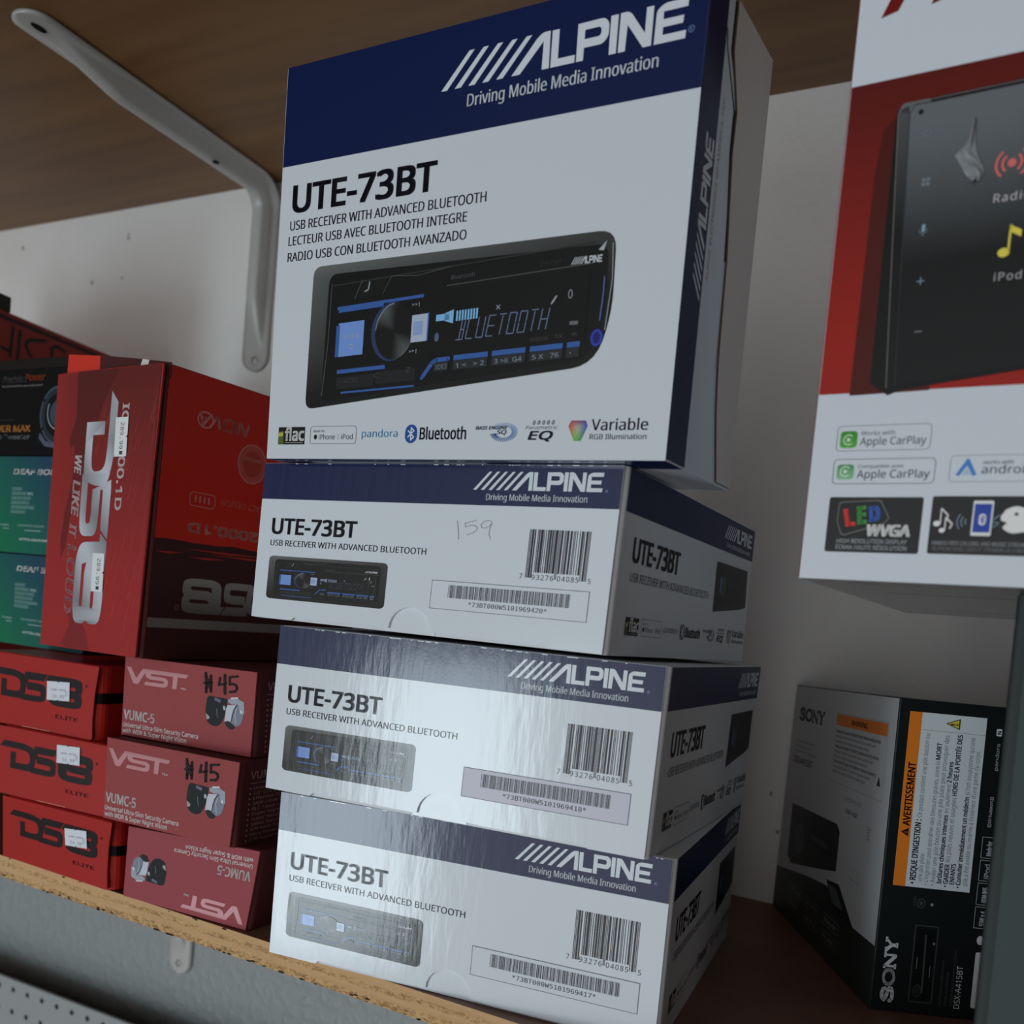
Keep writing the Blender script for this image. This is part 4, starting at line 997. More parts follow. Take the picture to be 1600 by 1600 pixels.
# ------------------------------------------------------------------ tall amplifier carton
def amp():
    c = BOX['ds']; root = root_of('amplifier_carton', 'ds', 'tall dark red amplifier carton standing on end with silver logo and two price stickers', 'box')
    dred = K(60, 20, 20)
    g = Geo(); g.bm(hexa_bm(pushed(c, .0016), .0055, .0003), K(70, 22, 22))
    s = Sheet(face(c, 'R'), 175, 168)
    s.rect(3.6, 68, 174.6, 167.6, lambda u, v: mixc(K(205, 40, 24), K(170, 36, 26), (v - 68) / 100), 1, 6, 6)
    s.rect(3.6, .4, 174.6, 70, K(62, 30, 28), 1, 6, 3)
    s.poly([(3.6, 67), (3.6, 70), (14, 70.6), (27, 70.2), (38, 68.6), (44, 69.6), (60, 71), (78, 70), (110, 73), (174, 70), (174, 64), (60, 65)], K(62, 30, 28), 2)
    for y0, x0, x1 in ((66, 24, 90), (64.4, 42, 110), (61.4, 27, 56), (62.6, 4, 24)):
        s.poly([(x0, y0), ((x0 + x1) / 2, y0 - .6), (x1, y0 + .8), ((x0 + x1) / 2, y0 + .6)], K(170, 50, 36), 3)
    chrome = lambda u, v: mixc(K(96, 92, 88), K(150, 148, 144), max(0, min(1, (v - 28) / 22)))
    def TR(a, b): return (106.5 - a * 1.0, 49.6 - b * 1.15)
    dslogo(s.xf(TR), chrome, 3)
    s.arc(22.8, 31, 1.3, 1.6, .4, chrome, 3)
    s.rect(3.6, 18.6, 174.6, 24.2, K(116, 110, 106), 3, 4, 1)
    fd = K(190, 120, 112); s.text('IQ-2000.1D', 84, 82, 58, -0.01, fd, 3) if False else None
    s.text('2000.1D', 79, 81.6, 54, 5.4, K(200, 140, 130), 3, rot=180, bold=.05)
    s.frame(24.8, 91.5, 43.6, 100, 2.4, .5, fd, 3)
    for i in range(4): s.rect(28.5 + i * 3.2, 94, 29.6 + i * 3.2, 98, fd, 3)
    s.text('EXACT DESIGN', 84, 98.6, 36, 3.6, K(178, 100, 92), 3, rot=180)
    s.text('NOVA', 64, 146.6, 38, 7.6, fd, 3, rot=180, shear=.2, bold=.02); s.arc(31, 142.6, 6, 5, 1, fd, 3)
    s.ell(69, 123.6, 11.5, 12.2, K(176, 76, 66), 2, 32); s.arc(69, 123.6, 11.5, 12.2, .7, fd, 3); s.ell(69, 123.6, 7.5, 8, K(160, 56, 46), 3, 24)
    s.text('ANNIVERSARY', 76, 127.5, 14, 2.4, fd, 4, rot=180)
    g.sheet(s); g.build('carton_body', M_SATIN, root)
    outline = rnd([(0.3, .3), (97.8, .3, 1), (98.2, 84), (99.2, 167.5, 2), (20, 168.2), (0.3, 168)])
    g = Geo(); g.bm(plate_bm(face(c, 'F'), .0011, outline, 100, 168), K(134, 34, 36))
    s = Sheet(face(c, 'F'), 100, 168)
    # printed artwork: lighter red with a darker drifting silhouette
    base = lambda u, v: mixc(K(136, 38, 38), K(84, 30, 28), max(0, min(1, (v - 40) / 120)) * (.35 + .65 * min(1, u / 40)))
    s.rect(.4, .4, 97.6, 167.4, base, 1, 10, 14)
    dark = K(72, 28, 28)
    s.poly([(21, 168), (22, 140), (17, 128), (18, 122), (22, 124), (24, 112), (21, 96), (17, 84), (14.5, 66), (16, 55), (20, 62), (23, 80), (29, 96), (34, 110), (40, 128), (48, 150), (60, 167.4)], lambda u, v: mixc(K(98, 30, 30), K(72, 26, 24), (v - 50) / 118), 2)
    s.poly([(22, 2), (30, 14), (27, 24), (38, 24), (48, 10), (52, 1), (30, .6)], K(110, 34, 36), 2)
    random.seed(5)
    for i in range(90):
        u = random.uniform(34, 95); v = random.uniform(4, 140); l = random.uniform(14, 34)
        cc = base(u, v); cc = mixc(cc, K(190, 80, 74), random.uniform(.15, .4))
        x2 = min(u + l * .28, 97)
        s.poly([(u, v), (u + .5, v - .1), (x2, v + l)], cc, 2)
    slv = lambda u, v: mixc(K(168, 172, 180), K(112, 112, 118), .5 + .5 * math.sin(v * .095 + u * .12 + .6))
    dslogo(s.xf(lambda a, b: (31.2 + b * 1.62, 154.6 - a * 1.715)), slv, 3)
    for k, (w_, v0, ln_, sz) in enumerate((('WE', 118.6, 11.6, 6.4), ('LIKE', 102.4, 20.5, 7.0), ('IT', 76, 7.5, 6.8), ('LOUD', 63.5, 41, 8.0))):
        s.text(w_, 24.0 + k * -.2, v0, ln_, sz, mixc(K(190, 184, 188), K(150, 84, 88), k / 3.0 * .9), 3, f='inter', bold=.03, rot=-90, shear=.25)
    s.text('IQ-2000.1D', 66.2, 146.4, 62, 5.8, K(212, 186, 190), 3, f='inter', bold=.03, rot=-90)
    g.sheet(s); g.build('front_flap', M_SATIN, root)
    for x0, v0 in ((61.2, 138.6), (49.4, 59.0)):
        g = Geo(); s = Sheet(face(c, 'F'), 100, 168, .0007, .00005)
        L_ = 22.8; W_ = 11.6
        pts = [(x0, v0)] + [(x0 + W_, v0)] + [(x0 + W_ + .7, v0 - L_)] + [(x0 + 1.0, v0 - L_)]
        s.poly(pts[::-1], K(190, 194, 196), 0)
        s.text('289.99', x0 + 5.2, v0 - 3, 15.5, 3.2, K(60, 64, 66), 1, f='mono', rot=-90); s.rect(x0 + 5.6, v0 - 21.6, x0 + 8.6, v0 - 19.6, K(50, 56, 56), 1)
        s.poly([(x0 + W_ + .4, v0 - 10.6), (x0 + W_ - .9, v0 - 11.4), (x0 + W_ + .5, v0 - 12.2)], K(70, 24, 24), 1)
        g.sheet(s); g.build('price_sticker', M_PAPER, root, 'white price sticker reading 289.99')
    # lid tongue standing up behind the front panel
    q = face(c, 'F'); bk = (c[0,1,0] - c[0,0,0]).normalized() * .0035
    g = Geo(); qq = [p_ + bk for p_ in q]
    g.bm(plate_bm(qq, .0006, [(3.8, 160), (100.6, 160), (100.8, 168.6), (67, 173.6), (36.4, 177.6), (4.2, 181)], 100, 168), K(60, 26, 26))
    s = Sheet(qq, 100, 168); s.poly([(3.9, 160), (36.8, 160), (35.8, 177.4), (4.3, 180.8)], K(176, 46, 34), 1)
    s.poly([(73.4, 167), (80.5, 167), (81.5, 171.4), (75.4, 172.3)], K(180, 176, 176), 1)
    g.sheet(s); g.build('lid_tongue', M_SATIN, root, 'bent lid tongue, orange-red at its left end')
amp()

# ------------------------------------------------------------------ far left stack
def plain_box(key, x0, x1, y0, y1, z0, z1, r=.0005, dz=(0, 0, 0, 0)):
    c = {(i, j, k): Vector(((x0, x1)[i], (y0, y1)[j], (z0, z1)[k])) for i in (0, 1) for j in (0, 1) for k in (0, 1)}
    BOX[key] = c
    return c
def teal(key, z0, z1, dx, label):
    c = plain_box(key, -.400 + dx * .0, -.2268 + dx * .0, -.2628, -.1000, z0, z1)
    root = root_of('tweeter_carton', key, label, 'box', 'green tweeter cartons')
    grn, blu = K(4, 96, 62), K(20, 54, 76)
    g = Geo(); g.bm(hexa_bm(c, 0, .0005), K(28, 60, 70))
    h = (z1 - z0) * 1000
    s = Sheet(face(c, 'F'), 173.2, h)
    def cc(u, v):
        t = max(0, min(1, (u - 60) / 90 * .75 + (v / h) * .62 - .1)); return mixc(grn, blu, t)
    s.rect(.4, .4, 172.8, h - .4, cc, 1, 16, 8)
    x = 86 + dx
    t1 = K(205, 214, 216); t2 = K(150, 180, 176)
    s.text('DEAF BONCE', x, 57.0 * h / 70, 60, 3.6, t1, 2, f='inter', bold=.05, shear=.25)
    for i, (w, t) in enumerate(((11, 'Модель'), (24, 'Мощность RMS'), (22, 'Диапазон частот'), (20, 'Сопротивление'), (26, 'Чувствительность'), (16, 'Комплект'))):
        s.text(t, x - .5, (45.5 - i * 3.3) * h / 70, w, 1.9, t2, 2)
    s.text('SPL tweeter', x - 14, 19.5 * h / 70, 12, 1.3, t2, 2); s.text('made for', x - 9, 17.0 * h / 70, 7, 1.2, t2, 2)
    s.text('Компонентная акустика', x + 8, 19.6 * h / 70, 30, 1.3, t2, 2); s.text('www.', x + 16, 16.4 * h / 70, 20, 1.1, t2, 2)
    s.text('HTTPS://ALPHARD', x + 11, 9.4 * h / 70, 34, 1.7, t1, 2, shear=.2)
    g.sheet(s); g.build('carton_body', M_SATIN, root)
teal('t2', .1346, .1995, 10, 'green to blue tweeter carton, lower of the two beside the tall red carton')
teal('t1', .2000, .2690, 0, 'green to blue tweeter carton, upper of the two, under the black carton')
def black_box():
    c = plain_box('bb', -.400, -.238, -.2628, -.11, .2695, .3375)
    root = root_of('tweeter_carton', 'bb', 'black tweeter carton with orange lettering and a speaker picture, on the green cartons', 'box')
    g = Geo(); g.bm(hexa_bm(c, 0, .0005), K(10, 10, 12))
    s = Sheet(face(c, 'F'), 162, 68)
    s.rect(.5, 61, 161, 67.6, K(26, 22, 20), 1)
    s.text('Precision', 67, 51.8, 27, 4.6, K(70, 70, 68), 1, bold=.03, shear=.2); s.text('Power', 93, 52.6, 22, 4.4, K(120, 52, 26), 1, bold=.04, shear=.2)
    s.text('Precision Sound for your audio system', 67, 48.6, 46, 1.3, K(120, 120, 118), 1)
    s.text('POWER MAX', 48, 17.0, 54, 4.2, K(176, 118, 60), 1, bold=.05); s.text('Audio Tweeter', 48, 11.6, 54, 3.2, K(140, 142, 144), 1, bold=.02)
    s.ell(131, 28, 19, 20, K(34, 42, 50), 1, 40); s.arc(131, 28, 19, 20, 1.2, K(60, 72, 84), 2); s.ell(131, 28, 14, 15, K(14, 17, 20), 2, 36); s.arc(131, 30, 11, 12, .8, K(130, 140, 150), 3, 150, 260); s.ell(131, 29, 8, 9, K(50, 60, 70), 3)
    s.ell(116, 38, 1, 1.2, K(8, 8, 9), 3, 10); s.ell(115.6, 18.5, 1, 1.2, K(8, 8, 9), 3, 10)
    s.poly([(113, 16), (120, 10), (131, 8), (131, 5), (119, 6.5), (112, 12)], K(70, 74, 92), 2)
    s.rect(60, 25, 84, 25.4, K(50, 50, 50), 1)
    g.sheet(s); g.build('carton_body', M_DULL, root)
black_box()
def red_back():
    c = plain_box('rb', -.70, -.464, -.245, -.012, .0001, .40)
    for i in (0, 1): c[i,0,1].z = .4121; c[i,1,1].z = .3936
    root = root_of('subwoofer_carton', 'rb', 'big dark red carton at the far left against the wall, black strokes on its side', 'box')
    g = Geo(); g.bm(hexa_bm(c, 0, .0006), K(128, 30, 18))
    s = Sheet(face(c, 'R'), 233, 400); bk = K(14, 4, 4)
    s.rect(0.5, 393, 232.5, 396.5, K(30, 12, 10), 1)
    U = lambda y, z: ((y + .245) * 1000, z * 1000 * 400 / (412.1 - (y + .245) * 79))
    for pl_ in ([(-.1731, .3964), (-.1745, .3700)], [(-.1663, .3956), (-.1674, .3690)], [(-.1409, .3933), (-.158, .3890), (-.1611, .3841), (-.1546, .3749)], [(-.1834, .3764), (-.176, .3750)], [(-.1355, .3800), (-.1352, .3890), (-.1300, .3915), (-.1215, .388)]):
        s.stroke([U(*p_) for p_ in pl_], 3.0, bk, 1, False)
    g.sheet(s); g.build('carton_body', M_SATIN, root)
    c = plain_box('db', -.62, -.466, -.262 + .012, -.1745, .4126, .4214)
    for i in (0, 1):
        c[i,0,0].z = .4130; c[i,1,0].z = .4074; c[i,0,1].z = .4262; c[i,1,1].z = .4204
    root = root_of('flat_case', 'db', 'small dark grey flat case lying on the big red carton, at the left frame edge', 'case')
    g = Geo(); g.bm(hexa_bm(c, 0, .0008), K(44, 46, 44)); s = Sheet(face(c, 'R'), 80, 14); s.rect(1, 6.4, 79, 6.9, K(24, 24, 24), 1); g.sheet(s)
    g.build('case_shell', M_MATTE, root)
red_back()

# ------------------------------------------------------------------ right: touch-screen receiver carton
def pioneer():
    c = BOX['p']; root = root_of('receiver_carton', 'p', 'large white and red touch-screen receiver carton at the upper right, standing on the dark box', 'box')
    g = Geo(); g.bmf(hexa_bm(c, 0, .0004), lambda m, n: K(118, 120, 118) if n.z < -.5 else (K(110, 20, 14) if .283 < m.z < .397 and m.x < c[0,0,0].x + .002 and m.y < c[0,0,0].y + .01 else K(178, 184, 192)))  # underside faces get a darker grey, shade put into the colour
    s = Sheet(face(c, 'F'), 228, 290)
    red = K(98, 16, 15); 
    s.rect(.6, 69.8, 227.5, 184.2, lambda u, v: mixc(K(134, 22, 12), K(78, 17, 12), max(0, min(1, (v - 90) / 90))), 1, 8, 10)
    s.poly([(12, 68.9), (12.5, 150), (14, 166), (20, 172), (40, 172), (40, 69.5)], K(66, 15, 11), 2)
    # red lettering along the top
    s.poly([(8.7, 207.5), (14.6, 208.8), (24.6, 229), (18.4, 229)], red, 1); s.poly([(26.0, 208.2), (32.2, 209.6), (41, 229), (35, 229)], red, 1)
    s.poly([(17.6, 212.6), (22.6, 213), (23, 214.4), (18.4, 214)], K(60, 50, 54), 1)
    s.text('PIONEER', 30, 212.5, 120, 18, red, 1, bold=.05, shear=.45) if False else None
    # printed picture of the device
    D = rnd([(20.8, 73, 1.5), (26.5, 68.4, 1), (30, 70), (150, 84), (214, 92), (214, 174), (24, 174.2, 6), (18.6, 172, 4)])
    s.poly([(19.0, 73), (25.8, 68.3), (30, 70), (214, 92), (214, 176), (22, 174.4), (18.2, 172)], K(12, 13, 14), 3)
    dev = lambda u, v: mixc(K(17, 19, 20), K(88, 92, 96), max(0, min(1, ((v - 118) / 56) * 1.25 - max(0, u - 60) / 200)))
    edge = lambda u, v: mixc(K(16, 17, 18), K(70, 72, 74), max(0, min(1, (v - 130) / 44)))
    def strip(xa, xb, ya, yb, fn, L, nx=8, ny=12, sl=0.12):
        pts = []; 
        for j in range(ny + 1):
            t = j / ny; xl = xa + (1 - t) * 0 
            for i in range(nx + 1):
                k = i / nx; u = (xa + (26.5 - 21) * (1 - t) * (1 - k) * .0) + (xb - xa) * k; v = ya + (yb - ya) * t + (1 - t) * (u - xa) * sl
                pts.append((u, v))
        fs = [(j * (nx + 1) + i, j * (nx + 1) + i + 1, (j + 1) * (nx + 1) + i + 1, (j + 1) * (nx + 1) + i) for j in range(ny) for i in range(nx)]
        s.add(pts, fs, fn, L)
    def strip2(bl, br, tl, tr, fn, L, nx=8, ny=14):
        pts = []
        for j in range(ny + 1):
            for i in range(nx + 1):
                a, b = i / nx, j / ny
                pts.append(tuple(bl[k] * (1 - a) * (1 - b) + br[k] * a * (1 - b) + tl[k] * (1 - a) * b + tr[k] * a * b for k in (0, 1)))
        fs = [(j * (nx + 1) + i, j * (nx + 1) + i + 1, (j + 1) * (nx + 1) + i + 1, (j + 1) * (nx + 1) + i) for j in range(ny) for i in range(nx)]
        s.add(pts, fs, fn, L)
    strip2((25.4, 69.6), (30, 70.4), (18.7, 172.2), (22.4, 172.8), edge, 4, 2)
    strip2((27.6, 71.4), (214, 93), (22.6, 172.6), (214, 174.4), dev, 5, 14)
    s.rr(19.4, 170.6, 30, 174.3, 1.6, K(84, 86, 88), 4)
    s.stroke([(25.0, 71), (18.8, 170.6), (20.6, 173.8), (214, 175.6)], .25, K(110, 104, 104), 6, False)
    s.stroke([(28, 71.8), (22.8, 170.6), (24.4, 172.9), (214, 174.2)], .3, K(40, 42, 44), 6, False)
    s.ell(26.7, 169.9, .95, 1.0, K(18, 20, 20), 7); s.arc(26.7, 169.9, .95, 1.0, .2, K(60, 62, 64), 8)
    ic = K(100, 108, 116); lb = K(110, 140, 160)
    s.arc(29.8, 161.9, 1.3, 1.3, .28, ic, 7, 120, 420); s.rect(29.65, 162, 29.95, 163.6, ic, 7)
    for a in (0, 1):
        for b in (0, 1): s.rect(29.6 + a * 1.6, 142.9 + b * 1.6, 30.9 + a * 1.6, 144.2 + b * 1.6, ic, 7)
    s.rr(31.4, 126.4, 32.6, 129.2, .55, lb, 7); s.arc(32.0, 127.3, 1.5, 1.6, .28, ic, 7, 180, 360); s.rect(31.85, 124.8, 32.15, 125.8, ic, 7)
    s.rect(31.6, 108.65, 34.4, 108.95, lb, 7); s.rect(32.85, 107.4, 33.15, 110.2, lb, 7)
    s.rect(32.8, 90.5, 35.4, 90.8, K(130, 130, 130), 7)
    pk = K(190, 92, 92)
    s.ell(58.9, 146.3, 1.4, 1.5, pk, 7, 18)
    for r in (3.4, 5.4):
        s.arc(58.9, 146.3, r, r * 1.05, .75, pk, 7, 128, 232, 14); s.arc(58.9, 146.3, r, r * 1.05, .75, pk, 7, -52, 52, 14)
    s.text('Radio', 54.3, 133.3, 11.6, 2.9, K(168, 164, 168), 7, spacing=1.15); s.text('iPod', 57.3, 106.0, 8.6, 2.8, K(150, 150, 150), 7, spacing=1.15)
    yl = K(214, 184, 70)
    s.ell(59.4, 115.6, 1.9, 1.6, yl, 7, 20); s.rect(60.5, 115.6, 61.2, 125, yl, 7); s.poly([(60.5, 125), (60.5, 122.8), (64.4, 120.4), (64.4, 122.8)], yl, 7)
    # more screen icons to the right of the frame
    for i, cc in enumerate((K(70, 130, 200), K(90, 180, 110), K(200, 120, 60))):
        s.rr(92 + i * 38, 140, 104 + i * 38, 152, 3, cc, 7); s.rr(92 + i * 38, 112, 104 + i * 38, 124, 3, cc, 7)
    # badges
    ink = K(44, 48, 56)
    s.frame(9.1, 48.2, 42.5, 57.6, 1.6, .16, K(80, 84, 90), 1); s.frame(9.0, 35.9, 45.1, 45.2, 1.6, .18, K(44, 48, 54), 1); s.frame(49.9, 36.4, 92, 45.8, 1.6, .16, K(110, 114, 120), 1)
    for y0, g1, g2 in ((49.4, (46, 120, 30), (70, 150, 50)), (37.6, (40, 120, 66), (120, 170, 130))):
        x0 = 10.4
        s.poly(rrect(x0, y0, x0 + 6.2, y0 + 6.2 if y0 > 40 else y0 + 5.6, 1.3), lambda u, v, a=g1, b=g2, yy=y0: mixc(K(*b), K(*a), (v - yy) / 6), 1)
        s.arc(x0 + 3.1, y0 + 3, 1.9, 2.0, .35, K(190, 210, 190), 2, 40, 320); s.poly([(x0 + 2.6, y0 + 2.1), (x0 + 4.1, y0 + 3), (x0 + 2.6, y0 + 3.9)], K(190, 210, 190), 2)
    s.text('Works with', 17.8, 53.9, 12.2, 1.6, K(90, 94, 100), 1); s.text('Apple CarPlay', 17.8, 50.3, 23.2, 2.8, ink, 1, f='inter')
    s.text('Compatible avec', 18.0, 41.8, 16.3, 1.25, K(70, 74, 80), 1, f='inter'); s.text('Apple CarPlay', 17.9, 38.1, 25.5, 2.9, K(22, 24, 34), 1, f='inter')
    s.poly([(55.4, 44.6), (52.0, 38.9), (53.2, 38.5), (55.5, 42.2), (57.7, 38.5), (58.9, 38.9), (56.0, 44.6)], K(56, 112, 176), 1); s.poly([(55.5, 41.2), (53.9, 38.9), (57.2, 38.9)], K(150, 166, 180), 1)
    s.text('works with', 60.6, 42.6, 9.6, 1.3, ink, 1, f='inter'); s.text('androidauto', 60.4, 39.3, 26, 2.9, K(30, 34, 44), 1, f='inter')
    kb = K(30, 32, 33)
    s.rr(8.9, 10.5, 42.4, 31.0, .8, kb, 1); s.rr(45.4, 10.8, 120, 31.4, .8, kb, 1)
    s.poly([(a, b) for a, b in rnd([(12.6, 29.2, 1.5), (27.6, 30, 1), (31.2, 23.5), (29.6, 21.2), (14.6, 16.4, 1.5), (12.4, 22)])], K(110, 108, 106), 2)
    s.poly([(a, b) for a, b in rnd([(12.85, 28.95, 1.4), (27.4, 29.7, 1), (30.9, 23.5), (29.5, 21.5), (14.8, 16.75, 1.4), (12.65, 22)])], kb, 3)
    s.text('L', 16.4, 20.4, 3.6, 6.0, K(190, 50, 44), 4, bold=.07, shear=-.1, rot=8); s.text('E', 20.6, 21.2, 3.4, 6.0, K(60, 130, 60), 4, bold=.07, rot=8); s.text('D', 24.6, 22.2, 4.2, 5.0, K(48, 84, 160), 4, bold=.07, rot=8)
    s.text('WVGA', 23.2, 16.8, 15.8, 3.9, K(206, 208, 212), 4, f='inter', bold=.06, shear=.1)
    s.text('HIGH RESOLUTION DISPLAY', 13.1, 13.9, 25.2, 1.5, K(170, 172, 176), 4, f='inter', bold=.02); s.text('ÉCRAN HAUTE RÉSOLUTION', 13.0, 11.6, 25.4, 1.5, K(170, 172, 176), 4, f='inter', bold=.02)
    w_ = K(204, 208, 212)
    s.ell(47.7, 21.6, 1.2, 1.0, w_, 3, 16); s.rect(48.6, 21.6, 49.0, 27.2, w_, 3); s.stroke([(48.8, 27.0), (51.2, 24.6), (50.8, 22.8)], .5, w_, 3)
    s.ell(49.6, 19.2, 1.0, .85, w_, 3, 16); s.rect(50.3, 19.2, 50.7, 24, w_, 3); s.stroke([(50.5, 23.8), (52.8, 21.6), (52.2, 20.0)], .5, w_, 3)
    for i, r in enumerate((1.6, 2.9, 4.2)): s.arc(58.4, 22.4, r, r, .3, K(110, 130, 150), 3, 140, 220, 10)
    s.rr(59.1, 17.5, 65.6, 29.8, .5, K(196, 198, 214), 3); s.rect(59.6, 18.7, 65.1, 28.7, K(36, 58, 140), 4); s.rr(61.3, 21.2, 63.6, 25.2, 1.1, K(200, 204, 212), 5); bt_rune(s, 62.45, 23.2, 2.8, K(36, 58, 140), 6, .3)
    s.poly(rnd([(70.4, 22.2), (68.3, 23.0, .4), (68.2, 24.6, .8), (68.9, 25.4, .6), (69.4, 26.6, 1), (72.4, 28.2, 2), (76.5, 27.0, 2), (78.2, 23, 2), (77.6, 19.4), (72, 18.4, 2), (69.6, 19.8, .5), (69.0, 20.6)]), w_, 3); s.ell(73.0, 25.2, .6, .6, kb, 4, 12)
    for a, b, a2, b2 in ((65.9, 23.2, 67.8, 24.8), (65.7, 22.2, 67.9, 22.2), (65.9, 20.6, 67.6, 21.6)): s.stroke([(a, b), (a2, b2)], .25, K(110, 140, 160), 4)
    s.text('HANDS-FREE CALLING AND MUSIC STREAMING', 46.8, 14.0, 33, 1.4, K(150, 152, 156), 4, f='inter', bold=.02); s.text('TÉLÉPHONE MAINS LIBRES ET STREAMING DE LA MUSIQUE', 46.9, 12.0, 33, 1.3, K(120, 122, 126), 4, f='inter', bold=.02)
    g.sheet(s)
    # underside fold marks
    s = Sheet([c[0,1,0], c[1,1,0], c[0,0,0], c[1,0,0]], 228, 210)
    if s.n.z > 0: s.n = -s.n
    for i in range(12): s.add([(18 + i * 16, 196), (28 + i * 16, 196), (28 + i * 16, 197), (18 + i * 16, 197)], [(0, 1, 2, 3)], K(40, 42, 42), 1)
    for a, b, w in ((20, 150, 120), (60, 90, 90), (24, 40, 150)): s.add([(a, b), (a + w, b), (a + w, b + 1.2), (a, b + 1.2)], [(0, 1, 2, 3)], K(90, 92, 92), 1)
    g.sheet(s)
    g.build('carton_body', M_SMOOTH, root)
    # crumpled shrink film / tear in the picture
    bm = bmesh.new(); sh = Sheet(face(c, 'F'), 228, 290, .0008, 0)
    random.seed(9)
    rows = [(163.6, 44.8, 45.6), (159.5, 44.4, 46.0), (155.6, 43.6, 46.4), (152.4, 40.0, 46.8), (149.6, 41.4, 48.0), (146.6, 43.2, 49.8), (143.8, 44.8, 50.4), (141.6, 46.6, 49.0)]
    vr = []
    for v_, ua, ub in rows:
        vr.append([bm.verts.new(sh.P(ua + (ub - ua) * k / 5 + random.uniform(-.15, .15), v_ + random.uniform(-.5, .5), 0) + sh.n * (random.uniform(.0002, .0019) if 0 < k < 5 else 0)) for k in range(6)])
    for ra, rb in zip(vr, vr[1:]):
        for k in range(5): bm.faces.new([ra[k], rb[k], rb[k + 1]]); bm.faces.new([ra[k], rb[k + 1], ra[k + 1]])
    bm.normal_update()
    for f in bm.faces:
        if f.normal.dot(sh.n) < 0: f.normal_flip()
    g = Geo(); g.bm(bm, K(118, 122, 126)); g.build('torn_film', M_FILM, root, 'crumpled torn bit of glossy film')
pioneer()

# ------------------------------------------------------------------ dark carton carrying it
def dark_box():
    c = BOX['k']; root = root_of('plain_carton', 'k', 'dark slate carton at the right frame edge, carrying the white and red carton', 'box')
    g = Geo(); g.bm(hexa_bm(pushed(c, .0), .0026, .0005), K(40, 46, 46))
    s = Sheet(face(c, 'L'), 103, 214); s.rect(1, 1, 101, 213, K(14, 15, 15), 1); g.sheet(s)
    g.build('carton_body', M_MATTE, root)
    q = face(c, 'F'); off = -((q[1] - q[0]).cross(q[2] - q[0])).normalized() * -.0006
    g = Geo(); g.bm(plate_bm([p_ + off for p_ in q], .0005, rnd([(4.4, 1), (174, 1), (174, 213), (4.4, 213)]), 175, 214.4), K(52, 62, 62)); g.build('front_flap', M_MATTE, root)
dark_box()

